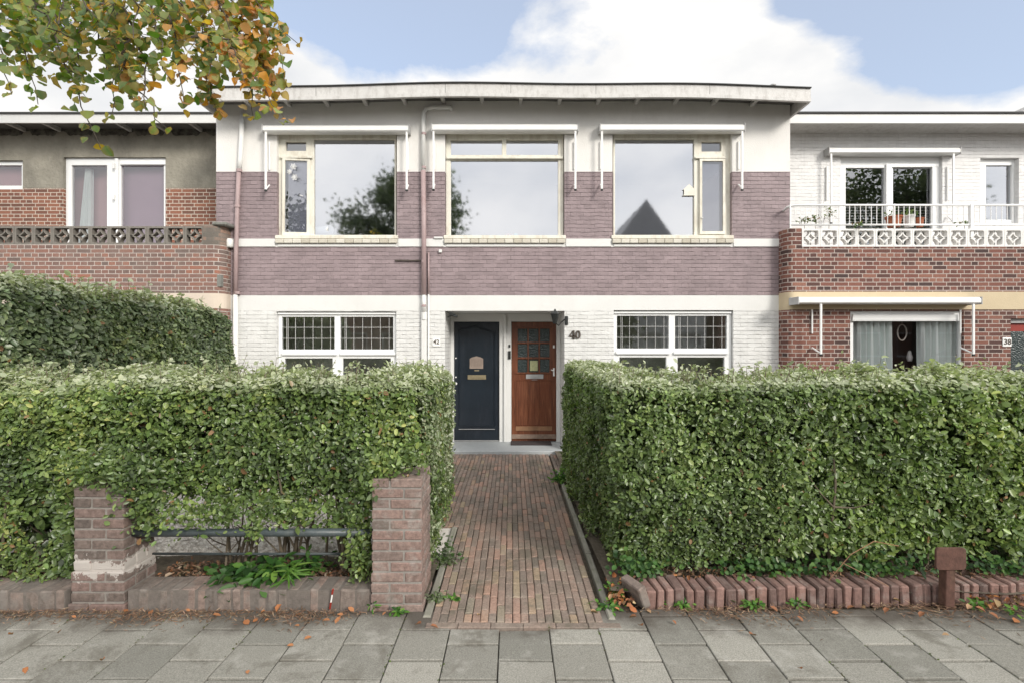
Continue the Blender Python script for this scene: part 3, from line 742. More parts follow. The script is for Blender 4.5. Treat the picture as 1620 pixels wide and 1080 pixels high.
# upper windows
d = D + .075
pr = px_rects
w1 = window(house, d, pr([(440, 627, 212, 378.5)], d)[0], pr([(452, 484, 225, 239), (496.5, 624, 221, 372)], d)[0:2] + pr([(450, 487, 249, 369.5)], d), M['frame_cream'], M['glass_sky'], dim=(0, 2), sill=(X(436, D), X(630, D), D - .03, D + .07, Z(378.5, D), Z(373, D)))
w2 = window(house, d, pr([(705.5, 891.5, 210, 378.5)], d)[0], pr([(713, 794, 222, 245.5), (801, 883, 222, 245.5), (713, 883, 254, 373)], d), M['frame_cream'], M['glass_sky'], sill=(X(702, D), X(895, D), D - .03, D + .07, Z(378.5, D), Z(373, D)))
w3 = window(house, d, pr([(970, 1157, 210, 378.5)], d)[0], pr([(973, 1098, 221, 372), (1110, 1141, 225, 240), (1110, 1144, 251, 370)], d), M['frame_cream'], M['glass_sky'], dim=(1, 2), sill=(X(967, D), X(1160, D), D - .03, D + .07, Z(378.5, D), Z(373, D)))
# bars that stand proud of the frames, and the casement leaf on the left window standing ajar
mb = MB(); a = pr([(441, 492, 245.5, 249)], D)[0]; mb.box(a[0], a[1], D + .035, D + .074, a[2], a[3]); obj('transom', mb, M['frame_cream'], w1, bevel=.003)
mb = MB(); a = pr([(706, 891, 246.5, 250)], D)[0]; mb.box(a[0], a[1], D + .035, D + .074, a[2], a[3]); obj('transom', mb, M['frame_cream'], w2, bevel=.003)
mb = MB(); a = pr([(1101, 1150, 246.5, 249.5)], D)[0]; mb.box(a[0], a[1], D + .035, D + .074, a[2], a[3]); obj('transom', mb, M['frame_cream'], w3, bevel=.003)
def casement(win, px0, px1, py0, py1, bord, yaw, hinge, roll=0):
    a = pr([(px0, px1, py0, py1)], D + .04)[0]; b_ = bord
    mb = MB(); mb.plate(a[0], a[1], a[2], a[3], [(a[0] + b_, a[1] - b_, a[2] + b_ * 1.2, a[3] - b_)], D + .035, D + .072)
    gm = MB(); gm.face([(a[0] + b_, D + .055, a[2] + b_ * 1.2), (a[1] - b_, D + .055, a[2] + b_ * 1.2), (a[1] - b_, D + .055, a[3] - b_), (a[0] + b_, D + .055, a[3] - b_)])
    hx = a[0] if hinge == 'l' else a[1]
    R = Matrix.Translation((hx, D + .035, a[3])) @ Matrix.Rotation(yaw, 4, 'Z') @ Matrix.Rotation(roll, 4, 'Y') @ Matrix.Translation((-hx, -D - .035, -a[3]))
    for m_ in (mb, gm): m_.v = [tuple(R @ Vector(v)) for v in m_.v]
    obj('casement', mb, M['frame_cream'], win, bevel=.004); obj('casement_pane', gm, M['glass_side'], win)
casement(w1, 446.5, 489.5, 249.5, 372.5, .045, .06, 'l', .008)
casement(w3, 1107, 1147.5, 251.5, 371, .04, 0, 'r')
for win, px, py in ((w1, 478, 310), (w3, 1112, 345)):
    mb = MB(); p = P(px, py, D + .02); mb.tube([p, p + Vector((-.045, -.004, .01))], .006, 8); mb.tube([p + Vector((0, .03, 0)), p], .006, 8); obj('handle', mb, M['white_metal'], win, smooth=True)
for k, (win, a, b_) in enumerate(((w1, 437, 629), (w2, 703, 894), (w3, 968, 1159))):
    mb = MB(); x = X(a, D); n = 14; w = (X(b_, D) - x) / n
    for q in range(n): mb.rbox((x + w * (q + .5), D - .01, Z(382.2, D)), (w - .006, .085, .062), Matrix.Rotation(.12, 3, 'X'), .006)
    obj('sill_tiles', mb, island_mat('sill_tile_%d' % k, [(0, (.50, .46, .38)), (1, (.68, .65, .58))], .1, 20, patch=((.2, .16, .12), .7, 16, .62)) if k == 0 else bpy.data.materials['sill_tile_0'], win, weld=False)
awning(house, D, 415, 646, 197.5, 208.5, (419.5, 643), 300)
awning(house, D, 683, 914, 195.5, 207.5, (685.5, 910.5), 299)
awning(house, D, 950, 1178, 195.5, 207.5, (952.5, 1175), 299)
# ground floor windows with leaded upper lights
d = D + .055
def leadrow(rc, n):
    a, b_, z0, z1 = rc; w = b_ - a
    vs = [a + w * (q + .5) / n for q in range(n)] + [a + w * .11]
    return (a, b_, z0, z1, vs, [z0 + (z1 - z0) * .34, z0 + (z1 - z0) * .68])
for (o0, p1, p2, l1, l2, oy) in (((437, 627), (445.5, 529), (538, 622), (450, 526), (542, 618), 1.5), ((971, 1160), (976, 1058), (1068, 1150), (980, 1054), (1072, 1146), 0)):
    up = pr([(*p1, 500 + oy, 551 + oy), (*p2, 500 + oy, 551 + oy)], d); lo = pr([(*l1, 565 + oy, 660), (*l2, 565 + oy, 660)], d)
    w = window(house, d, (X(o0[0] + .5, D), X(o0[1] - .5, D), .705, Z(492 + oy, D)), up + lo, M['upvc'], M['glass_low'], lead=[leadrow(u, 6) for u in up], sill=(X(o0[0] - 4, D), X(o0[1] + 4, D), D - .05, D + .05, .66, .70), gy=.03)
    mb = MB()
    for (q0, q1) in (p1, p2):
        a = pr([(q0 - 1, q1 + 3, 556 + oy, 560 + oy)], D)[0]; mb.box(a[0], a[1], D + .02, d - .001, a[2], a[3])
    a = pr([(o0[0] + 1, o0[1] - 1, 493.4 + oy, 496.0 + oy)], D)[0]; mb.box(a[0], a[1], D + .025, d - .001, a[2], a[3])
    obj('drip_bar', mb, M['upvc'], w, bevel=.003)
# entrance recess
DD = 8.73
mb = MB()
hb = (X(718.5, DD), X(790, DD), .05, Z(509, DD)); hw = (X(809, DD), X(880, DD), .05, Z(509, DD))
mb.plate(DR[0] + .001, DR[1] - .001, .0, DR[3] - .001, [hb, hw], DD - .05, DD + .05)
mb.box(X(797, DD), X(801, DD), DD - .085, DD - .052, .05, DR[3] - .03)
df = obj('door_frame', mb, M['white_smooth'], house, bevel=.006)
mb = MB(); mb.rbox((-.115, 8.33, .006), (1.875, .84, .088), None, .008); obj('step', mb, M['step'], house)
mb = MB(); mb.box(DR[0] + .01, DR[1] - .01, DD + .12, DD + .2, 0, 2.3); obj('hall_wall', mb, M['interior_dark'], house)
# blue door
mb = MB(); mb.box(hb[0] + .004, hb[1] - .004, DD - .01, DD + .035, .056, hb[3] - .004)
bd = obj('door', mb, M['blue_door'], house, bevel=.004, origin=(hb[0], DD, .05)); tag(bd, 'dark blue painted front door')
E = lambda py: Z(py, DD); XD = lambda px: X(px, DD)
mb = MB()
path_ = [(725.5, 672), (725.5, 521.5), (731, 519.5), (753, 515), (760, 517), (776, 523), (783, 525), (783, 672)]
for off in (0, 1):
    pts = [(XD(a + (1.6 if a < 750 else -1.6) * off * .9), DD - .012, E(b_ + 1.8 * off)) for a, b_ in path_]
    mb.tube(pts, .008, 6)
mb.box(XD(725), XD(783.5), DD - .024, DD - .010, E(679.5), E(677.5)); mb.box(XD(727), XD(782), DD - .019, DD - .010, E(674), E(672.5))
obj('moulding', mb, M['blue_door'], bd)
mb = MB(); mb.box(XD(726), XD(783), DD - .027, DD - .0245, E(678.2), E(677.4)); obj('edge_highlight', mb, M['grey_metal'], bd)  # highlight along the lower moulding, put in as a pale grey strip
mb = MB(); pc = [(743, 581.5), (743, 567), (746.5, 565), (754, 563), (761, 565), (764.5, 567), (764.5, 581.5)]
mb.prism([(XD(a), E(b_)) for a, b_ in pc], DD - .016, DD - .009)
for q in range(9): xx = XD(744.2 + q * 2.35); mb.box(xx - .004, xx + .004, DD - .022, DD - .0165, E(581), E(566.5))
mb.box(XD(743), XD(764.5), DD - .024, DD - .0165, E(582.5), E(580.5))
obj('grille', mb, plain('grille', (.27, .215, .18), .6, .1, 9, 0), bd, weld=False)
mb = MB(); mb.box(XD(740), XD(769), DD - .02, DD - .010, E(599.5), E(592.5)); mb.box(XD(746), XD(763), DD - .027, DD - .0205, E(597.5), E(594.5)); mb.box(XD(750.5), XD(758), DD - .014, DD - .010, E(586.5), E(584.5))
obj('letterbox', mb, M['brass'], bd, bevel=.002)
mb = MB()
for py, r_ in ((566, .012), (596, .012), (606, .022)): p = Vector((XD(721.5), DD - .03, E(py))); mb.tube([p, p + Vector((0, .022, 0))], r_, 10)
obj('handle', mb, M['white_metal'], bd)
mb = MB(); mb.box(hb[0] + .004, hb[1] - .004, DD - .03, DD - .012, .052, .068); obj('threshold', mb, M['grey_metal'], bd)
# wooden door
gl = [(XD(819 + 17.6 * i), XD(819 + 17.6 * i + 15.4), E(520 + 23.8 * j + 20.8), E(520 + 23.8 * j)) for i in range(3) for j in range(3)]
mb = MB(); mb.plate(hw[0] + .004, hw[1] - .004, .056, hw[3] - .004, gl, DD - .01, DD + .035)
wd = obj('door', mb, M['wood'], house, bevel=.003, origin=(hw[0], DD, .05)); tag(wd, 'varnished brown wooden front door with nine small glass panes')
t_ = NT('patterned_glass'); vv = t_.n('TexVoronoi', {'Vector': t_.obj(), 'Scale': 45.0}).outputs[0]
t_.set(base=(.028, .042, .042, 1), rough=.22, spec=.6, normal=t_.bump(vv, .006))
mb = MB()
for a in gl: mb.face([(a[0], DD + .015, a[2]), (a[1], DD + .015, a[2]), (a[1], DD + .015, a[3]), (a[0], DD + .015, a[3])])
obj('glass', mb, t_.mat, wd, weld=False)
mb = MB()
x0, x1 = XD(817), XD(872.5)
for q in range(3): a = x0 + (x1 - x0) * q / 3; mb.rbox((a + (x1 - x0) / 6, DD - .011, (E(602) + E(672)) / 2), ((x1 - x0) / 3 - .003, .01, E(602) - E(672)), None, .003)
mb.rbox(((x0 + x1) / 2, DD - .014, E(590)), (x1 - x0 + .05, .02, .02), None, .004); mb.rbox(((x0 + x1) / 2, DD - .014, E(601)), (x1 - x0 + .01, .014, .016), None, .004)
mb.rbox(((x0 + x1) / 2, DD - .014, E(517.5)), (x1 - x0 + .02, .016, .018), None, .004)
for xx in (x0 - .012, x1 + .012): mb.rbox((xx, DD - .013, (E(602) + E(674)) / 2), (.018, .016, E(602) - E(674)), None, .004)
obj('panelling', mb, M['wood'], wd, weld=False)
mb = MB(); mb.rbox(((x0 + x1) / 2, DD - .012, E(677)), (x1 - x0 + .02, .02, .075), None, .003); obj('bottom_rail', mb, M['wood_pale'], wd)
mb = MB(); mb.rbox(((hw[0] + hw[1]) / 2, DD - .016, E(689.5)), (hw[1] - hw[0] - .01, .028, .075), None, .004); obj('weather_board', mb, M['wood_grey'], wd)
mb = MB(); mb.box(XD(832), XD(859.5), DD - .022, DD - .011, E(598.5), E(591.5)); mb.box(XD(839), XD(852), DD - .03, DD - .0225, E(596.5), E(594)); mb.box(XD(841), XD(850), DD - .02, DD - .011, E(601.5), E(600)); obj('letterbox', mb, M['grey_metal'], wd, bevel=.002)
mb = MB(); p = Vector((XD(876), DD - .05, E(586))); mb.tube([p + Vector((-.05, 0, .02)), p, p + Vector((0, .04, 0))], .009, 8); mb.rbox((XD(876), DD - .016, E(588)), (.028, .012, .14), None, .003); mb.rbox((XD(876), DD - .014, E(548)), (.03, .014, .05), None, .003); obj('handle', mb, M['white_metal'], wd)
mb = MB(); mb.box(XD(838.5), XD(850.5), DD - .004, DD + .001, E(586), E(570)); nt_ = obj('notice', mb, M['paper'], wd)
mb = MB(); mb.rbox((XD(806), DD - .062, E(561)), (.045, .022, .14), None, .004); mb.rbox((XD(806), DD - .062, E(547)), (.03, .018, .05), None, .004); obj('doorbell', mb, M['black_metal'], house)
# lamp left, lantern right
mb = MB(); p = P(712, 500, D + .04); mb.tube([p + Vector((-.03, .05, -.01)), p, p + Vector((.05, -.02, .03)), p + Vector((.09, -.02, .01))], .016, 8); mb.rbox(p + Vector((.03, -.01, .03)), (.07, .05, .045), Matrix.Rotation(.5, 3, 'Y'), .008); mb.tube([p + Vector((.06, -.02, .0)), p + Vector((.12, -.03, -.012))], [.012, .02], 8)
obj('spotlight', mb, M['black_metal'], house)
t0 = P(878, 502, D - .08)
mb = MB(); mb.lathe((t0.x, t0.y, t0.z - .1), [(.0, 0), (.03, .0), (.035, .02), (.065, .14), (.072, .145), (.072, .155), (.045, .19), (.015, .205), (.012, .225), (0, .23)], 6)
lt = obj('lantern', mb, M['black_metal'], house)
mb = MB(); mb.tube([(t0.x + .02, t0.y, t0.z - .10), (t0.x + .06, t0.y + .02, t0.z - .13), (t0.x + .10, t0.y + .07, t0.z - .08), (.845, D - .01, t0.z - .02)], .009, 8); mb.rbox((.86, D - .012, t0.z - .05), (.05, .02, .14), None, .006); obj('bracket', mb, M['black_metal'], lt)
# numbers
mb = MB(); cx, cz, hh = X(905.2, D), Z(529.5, D), .066     # heavy serif 4 and 0, as cast metal figures
for poly in ([(-.050, -.030), (.046, -.030), (.046, -.012), (-.050, -.012)], [(.008, -.066), (.034, -.066), (.034, .066), (.008, .066)], [(-.050, -.012), (-.030, -.012), (.014, .052), (.008, .066)], [(-.006, -.066), (.046, -.066), (.046, -.056), (-.006, -.056)]):
    mb.prism([(cx + a, cz + b_) for a, b_ in poly], D - .022, D - .004 - .0005 * len(mb.f) / 20)
obj('house_number', mb, M['bronze'], house, weld=False)
mb = MB(); cx = X(914.2, D); n = 20
for k in range(n):
    a0, a1 = 2 * math.pi * k / n, 2 * math.pi * (k + 1) / n
    mb.prism([(cx + .042 * math.cos(a0), cz + .067 * math.sin(a0)), (cx + .042 * math.cos(a1), cz + .067 * math.sin(a1)), (cx + .016 * math.cos(a1), cz + .053 * math.sin(a1)), (cx + .016 * math.cos(a0), cz + .053 * math.sin(a0))], D - .022, D - .004)
obj('house_number', mb, M['bronze'], house)
mb = MB(); mb.rbox((X(690.5, D), D - .008, Z(541, D)), (.125, .014, .135), None, .012); pq = obj('number_plate', mb, M['white_plain'], house)
text('number', '42', .095, (X(690.5, D), D - .0175, Z(541, D)), M['bronze'], pq, .001, .002)
# downpipes
def pipe(par, segs):
    for k, (pts, r_, m_) in enumerate(segs): 
        mb = MB(); mb.tube(pts, r_, 12)
        p = obj('downpipe', mb, M[m_], par, smooth=True)
y = D - .05
pipe(house, [([(X(384, y), y, 5.36), (X(380, y), y, 4.62), (X(378.5, y), y, 4.452)], .036, 'white_smooth'),
             ([(X(378, y), y, 4.47), (X(375.5, y), y, 3.9), (X(373.5, y), y, 3.2), (X(372.5, y), y, 2.49)], .033, 'mauve_smooth'),
             ([(X(372.5, y), y, 2.49), (X(372.5, y), y, .0)], .037, 'white_smooth'),
             ([(X(713, y), y + .06, 5.43), (X(712, y), y - .01, 5.43), (X(706, y), y, 5.435), (X(682, y), y, 5.435), (X(673, y), y, 5.41), (X(670, y), y, 5.33), (X(669.5, y), y, 4.44)], .033, 'white_smooth'),
             ([(X(669.5, y), y, 4.44), (X(670.5, y), y, 3.5), (X(670.5, y), y, 2.49)], .038, 'mauve_smooth'),
             ([(X(670.5, y), y, 2.49), (X(670.5, y), y, 2.22)], .031, 'white_smooth'),
             ([(X(677.5, y), D - .02, 3.16), (X(677.5, y), D - .02, 2.5)], .014, 'mauve_smooth'),
             ([(X(677.5, y), D - .02, 2.5), (X(677.5, y), D - .02, .0)], .014, 'white_smooth')])
mb = MB()
for zz in (5.0, 4.47, 3.78, 3.0, 2.3): mb.tube([(X(670.3, y), y, zz), (X(670.3, y), y, zz + .035)], .038, 12)
for zz in (4.42, 3.86, 2.5): mb.tube([(X(374.5, y) + (.04 if zz > 4 else .01), y, zz), (X(374.5, y) + (.04 if zz > 4 else .01), y, zz + .04)], .043, 12)
obj('pipe_bracket', mb, M['mauve_smooth'], house)
mb = MB(); mb.rbox((X(670.5, y), D - .03, 1.05), (.085, .06, 2.1), None, .01); mb.tube([(X(670.5, y), D - .03, 2.1), (X(670.5, y), D - .03, 2.22)], .045, 10); obj('pipe_casing', mb, M['white_smooth'], house, weld=False)
mb = MB(); mb.rbox((X(646, D), D - .02, Z(413, D)), (.42, .02, .02), None, .003); obj('iron_bar', mb, M['bronze'], house)
for px, py in ((697, 398), (694, 377)):
    mb = MB(); mb.rbox((X(px, D), D - .025, Z(py, D)), (.05 if py > 380 else .14, .03, .05 if py > 380 else .03), None, .006); obj('junction_box', mb, M['white_smooth'], house)
mb = MB(); mb.lathe((X(365, D), D - .04, 3.25), [(0, -.02), (.06, -.02), (.07, .0), (.07, .09), (.05, .12), (0, .13)], 12); obj('pipe_collar', mb, M['white_smooth'], house, smooth=True)
# things behind the upper windows
yy = D + .17
mb = MB()
for (px, py, r_) in ((464, 264, .052), (458, 272, .04), (466, 281, .05)):
    c0 = P(px, py, D + .034)
    for q in range(6):
        a = q * math.pi / 3 + px
        pts = [(c0.x + r_ * (.18 if s in (0, 4) else (.6 if s in (1, 3) else 1)) * math.cos(a + o_), D + .0335, c0.z + r_ * (.18 if s in (0, 4) else (.6 if s in (1, 3) else 1)) * math.sin(a + o_)) for s, o_ in enumerate((-.5, -.4, 0, .4, .5))]
        for p, q2 in zip(pts, pts[1:] + pts[:1]): mb.tube([p, q2], .004, 4)
tag(obj('window_sticker', mb, M['white_plain'], origin=(X(462, D), D + .0335, Z(281, D)), weld=False), 'three white flower stickers on the narrow light of the upper left window', 'sticker')
mb = MB(); a = P(508, 364, yy); mb.tube([(a.x - .1, yy + .1, a.z), (a.x + .16, yy - .01, a.z)], .07, 16, cap=False); mb.tube([(a.x - .1, yy + .1, a.z), (a.x + .16, yy - .01, a.z)], .062, 16, cap=False)
tag(obj('paper_roll', mb, M['white_plain'], origin=(a.x, yy, a.z - .07), smooth=True), 'white roll lying on the sill inside the upper left window', 'paper roll')
mb = MB(); a = P(804, 372, yy); mb.lathe((a.x, yy, Z(379, yy)), [(0, 0), (.05, .0), (.065, .04), (.055, .09)], 14); hh = MB(); hh.lathe((a.x, yy, Z(379, yy)), [(.058, .085), (.06, .1), (.04, .125), (0, .135)], 14)
t = thing('toy', 'small red round toy with a dark cap on the sill of the middle upper window', 'toy', (a.x, yy, Z(379, yy))); obj('body', mb, M['red_paint'], t, smooth=True); obj('cap', hh, M['black_metal'], t, smooth=True)
mb = MB(); a = P(816, 371, yy); mb.rbox((a.x, yy, a.z - .03), (.06, .05, .09), None, .01); tag(obj('cup', mb, M['cyan'], origin=(a.x, yy, a.z - .07)), 'tiny pale turquoise cup beside the red toy in the middle upper window', 'cup')
mb = MB(); a = P(1091, 300, D + .06)
mb.prism([(a.x - .08, a.z - .08), (a.x + .08, a.z - .08), (a.x + .08, a.z + .0), (a.x + .10, a.z + .0), (a.x, a.z + .09), (a.x - .10, a.z + .0), (a.x - .08, a.z + .0)], D + .078, D + .10)
mb.box(a.x - .095, a.x + .095, D + .07, D + .10, a.z - .095, a.z - .082)
tag(obj('bird_house', mb, M['frame_cream'], origin=(a.x, D + .1, a.z - .09)), 'small cream house-shaped bird feeder on the pane of the upper right window', 'bird feeder')

# doormat
mb = MB(); mb.rbox((X(840, 8.5), 8.50, .060), (.68, .30, .018), None, .004)
tag(obj('doormat', mb, M['mat'], origin=(X(840, 8.5), 8.5, .05)), 'flat dark doormat on the step in front of the wooden door', 'doormat')

# ------------------------------------------------------------------ balcony screen block
def screen_block(name, cx, cz, w, h, y0, y1, mat, par, mesh=None):
    if mesh:
        o = mesh.copy(); COL.objects.link(o); o.location = (cx, y0, cz); ORG[o.name] = Vector((cx, y0, cz)); return o
    mb = MB(); e = .028
    mb.plate(cx - w / 2 + .002, cx + w / 2 - .002, cz - h / 2, cz + h / 2, [(cx - w / 2 + e, cx + w / 2 - e, cz - h / 2 + e, cz + h / 2 - e)], y0, y1)
    iw, ih = w / 2 - e, h / 2 - e; t_ = .016; n = 7
    for sx in (-1, 1):
        for sz in (-1, 1):
            C0 = (cx + sx * iw, cz + sz * ih); rin, ro = .0, .0
            ring = []
            for k in range(n + 1):
                a = math.pi / 2 * k / n; ca, sa = math.cos(a), math.sin(a)
                for rr in (1.0, 1.0): pass
                ring.append(((C0[0] - sx * (iw - t_ * .55) * ca, C0[1] - sz * (ih - t_ * .55) * sa), (C0[0] - sx * (iw + t_ * .55) * ca, C0[1] - sz * (ih + t_ * .55) * sa)))
            for k in range(n):
                (a0, b0), (a1, b1) = ring[k], ring[k + 1]
                mb.prism([a0, a1, b1, b0], y0 + .01, y1 - .01)
            # the block's corners are filled a little
            q = t_ * 1.1; mb.prism([(C0[0], C0[1]), (C0[0] - sx * q, C0[1]), (C0[0], C0[1] - sz * q)], y0 + .002, y1 - .002)
    return obj(name, mb, mat, par, origin=(cx, y0, cz), weld=False)

# ------------------------------------------------------------------ left neighbour
B = 7.75; U = 8.9
nl = thing('house', 'left neighbouring house with grey stucco top, red brick balcony parapet and grey openwork blocks', 'house', (-7, 8, 0))
BX = -4.45
def bay(par, xe, xfar, ztop, mats, zb0, zb1, sgn, r=.16):
    """bay front with a rounded corner at xe running away to xfar"""
    def zone(z): return 1 if zb0 < z < zb1 else 0
    mb = MB(); zs = [-.04, zb0, zb1, ztop]
    pl = [(xfar, B)] + [(xe + sgn * (r - r * math.sin(a)), B + r - r * math.cos(a)) for a in [math.pi / 2 * k / 8 for k in range(9)]] + [(xe, U)]
    s_ = 0
    return pl, zs
# lower front of the bay as curved sheet; uv kept continuous by material on x/z projection
def bayfront(par, name, xe, xfar, z0, z1, mat, sgn, r=.16, hole=None, top=False, thick=.22, yoff=0):
    mb = MB(); arc = [(xe + sgn * (r - r * math.sin(a)), B - yoff + r - r * math.cos(a)) for a in [math.pi / 2 * k / 8 for k in range(9)]]
    pts = arc + [(xe, U + .3)]
    xs = xe + sgn * r
    if hole:
        mb.plate(min(xs, xfar), max(xs, xfar), z0, z1, hole, B - yoff, B - yoff + thick, back=False, deep=[.10] * len(hole))
    else:
        mb.face([(xs, B - yoff, z0), (xfar, B - yoff, z0), (xfar, B - yoff, z1), (xs, B - yoff, z1)])
        if top: mb.face([(xs, B - yoff, z1), (xfar, B - yoff, z1), (xfar, B - yoff + thick, z1), (xs, B - yoff + thick, z1)])
    for a, b_ in zip(pts[:-1], pts[1:]): mb.face([(a[0], a[1], z0), (b_[0], b_[1], z0), (b_[0], b_[1], z1), (a[0], a[1], z1)])
    if top:
        mb.face([(p[0], p[1], z1) for p in arc] + [(xe, U + .3, z1), (xe + sgn * thick, U + .3, z1), (xe + sgn * thick, B + thick, z1)])
        mb.face([(xfar, B + thick, z0), (xe + sgn * thick, B + thick, z0), (xe + sgn * thick, B + thick, z1), (xfar, B + thick, z1)])
    return obj(name, mb, mat, par)
zt = Z(387, B); sb0 = Z(488, B); sb1 = Z(464, B)
bayfront(nl, 'bay_wall', BX, -12, -.04, sb0, M['red_brick_left'], -1)
bayfront(nl, 'concrete_band', BX, -12, sb0 + .001, sb1, M['band_beige'], -1, yoff=.01)
bayfront(nl, 'parapet', BX, -12, sb1, zt, M['red_brick_left'], -1, top=True)
# weathered pier at the corner of the parapet
mb = MB(); x0, x1 = X(321, B), BX; r = .16; z0, z1 = zt - .55, Z(357, B)
arc = [(x1 - r + r * math.sin(a), B - .004 + r - r * math.cos(a)) for a in [math.pi / 2 * k / 8 for k in range(9)]]
poly = [(x0, B - .004)] + arc + [(x1 + .004, 8.9), (x0, 8.9)]
for a, b_ in zip(poly, poly[1:] + poly[:1]): mb.face([(a[0], a[1], zt + .001 if a[0] < x1 - .2 and b_[0] < x1 - .2 else zt + .001), (b_[0], b_[1], zt + .001), (b_[0], b_[1], z1), (a[0], a[1], z1)])
mb.face([(p[0], p[1], z1) for p in poly]); obj('parapet_pier', mb, M['dirty_brick'], nl)
mb = MB(); mb.rbox(((X(338, B) + x1) / 2 + .03, B + .35, z1 + .028), (x1 - X(338, B) + .1, .75, .05), None, .012); obj('coping', mb, M['concrete'], nl)
sp = .2905; k = 0; first = None
while True:
    cx = X(306.5, B) - sp * k
    if cx < -8.6: break
    o = screen_block('screen_block', cx, (zt + Z(358, B)) / 2, sp, Z(358, B) - zt, B + .01, B + .11, M['block_grey'], nl, first)
    first = first or o; k += 1
# upper wall
uz = Z(298, U); d = U
dw = (X(100, U), X(262, U), 2.9, Z(249, U)); sw = (X(-40, U), X(36, U), Z(300, U), Z(254, U))
mb = MB(); mb.plate(-12, -4.6, 2.7, 5.50, [dw, sw], U, U + .3, lambda x, z: 1 if z < uz else 0, (uz,), back=False, deep=[.1, .1])
obj('upper_wall', mb, [M['stucco_grey'], M['orange_brick']], nl)
mb = MB(); mb.box(-12, -4.47, B + .02, U + .5, 2.6, 2.78); obj('balcony_floor', mb, M['concrete'], nl)
w = window(nl, U + .05, (dw[0], dw[1], 2.8, dw[3]), pr([(113, 169, 262, 420), (191, 259, 262, 420)], U + .05), M['upvc'], M['glass_soft'])
mb = MB(); a = pr([(180, 185, 250, 420)], U)[0]; mb.box(a[0], a[1], U + .02, U + .049, 2.8, a[3]); a = pr([(188, 261, 255, 260)], U)[0]; mb.box(a[0], a[1], U + .025, U + .049, a[2], a[3]); obj('mullion', mb, M['upvc'], w, bevel=.003)
mb = MB(); 
for zz in (263, 312): p = P(180, zz, U - .0); mb.rbox(p, (.03, .03, .1), None, .004)
obj('hinge', mb, M['white_metal'], w)
w = window(nl, U + .05, sw, pr([(-34, 34, 262, 294)], U + .05), M['upvc'], M['glass_soft'])
mb = MB(); room(mb, -11, -4.9, U + .12, U + 3, 2.8, 5.3); obj('room_lining', mb, M['interior_pink'], nl)
mb = MB(); mb.box(-12, FX0 + .1, U + 2.9, U + 6, .0, 5.4); obj('rear_wall', mb, M['stucco_grey'], nl)
FU = 8.42
mb = MB(); mb.box(-12, -4.72, FU - .02, U + 8, 5.54, 5.57); rf = obj('roof', mb, M['roof_felt'], nl)
mb = MB(); mb.box(-12, -4.66, FU, FU + .03, 5.395, 5.54); obj('fascia', mb, M['fascia_white'], rf)
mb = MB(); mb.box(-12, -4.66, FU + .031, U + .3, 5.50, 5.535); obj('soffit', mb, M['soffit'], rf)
for k in range(12):
    x = X(305, 8.65) - k * .62; mb = MB(); mb.rbox((x, (FU + U) / 2 + .01, 5.47), (.05, U - FU - .05, .07), None, .006)
    obj('rafter', mb, M['fascia'], rf, weld=False)
# dark stain strip of old bitumen under the eave
t_ = NT('stained_render'); o_ = t_.obj(); t_.set(base=t_.mix(t_.ramp(t_.noise(o_, 9, 6, .7), [(.35, 0.0), (.6, 1.0)]), (.035, .033, .03), (.17, .16, .135)), rough=.9, normal=t_.bump(t_.noise(o_, 22, 5), .012))
mb = MB(); n = 150; xs = [-11.5 + 6.75 * j / n for j in range(n + 1)]; ph_ = X(305, 8.65)
lows = [5.365 + .035 * random.random() + (.07 if ((x - ph_ + .05) % .62) < .14 else 0) for x in xs]
for j in range(n): mb.face([(xs[j], U - .004, lows[j]), (xs[j + 1], U - .004, lows[j + 1]), (xs[j + 1], U - .004, 5.495), (xs[j], U - .004, 5.495)])
obj('tar_band', mb, t_.mat, nl)

bl = [plain('blind_pink', (.40, .25, .25), .8, .05, 2, 0), plain('blind_mauve', (.30, .22, .27), .8, .05, 2, 0)]
for px0, px1, m_, lab in ((108, 173, 0, 'dusty pink roller blind behind the left leaf of the left balcony doors'), (187, 263, 1, 'mauve roller blind behind the right leaf of the left balcony doors'), (-40, 37, 0, 'dusty pink roller blind behind the small high window at the left edge')):
    mb = MB(); yb_ = U + (.30 if m_ == 0 and px0 > 0 else .20); mb.rbox(((X(px0, yb_) + X(px1, yb_)) / 2, yb_, (2.8 + Z(252, yb_)) / 2), (X(px1, yb_) - X(px0, yb_), .006, Z(252, yb_) - 2.8), None, .001)
    tag(obj('roller_blind', mb, bl[m_], origin=(X(px0, yb_), yb_, 2.8)), lab, 'blind')
# curtain behind the left balcony door
def curtain(name, label, x0, x1, z0, z1, y, top_gather=1.0, mat=None, group=None, shift=0):
    mb = MB(); n = 60; rows = 10
    for j in range(rows + 1):
        t = j / rows
        for k in range(n + 1):
            u = k / n; amp = .035
            xc = x0 + (x1 - x0) * u; xx = xc if top_gather == 1 else ((x0 + x1) / 2 + shift * (1 - t) + (xc - (x0 + x1) / 2) * (top_gather + (1 - top_gather) * (1 - t)))
            mb.v.append((xx, y + amp * math.sin(u * 38 + t * 1.2) + .012 * math.sin(u * 91), z0 + (z1 - z0) * t))
    for j in range(rows):
        for k in range(n):
            a = j * (n + 1) + k; mb.f.append((a, a + 1, a + n + 2, a + n + 1)); mb.m.append(0)
    return tag(obj(name, mb, mat or M['curtain'], smooth=True, weld=False, origin=((x0 + x1) / 2, y, z0)), label, 'curtain', group)
curtain('curtain', 'thin white curtain gathered to one side behind the left neighbour balcony door', X(112, U), X(140, U), 2.85, Z(262, U), U + .2, .35, shift=-.1)

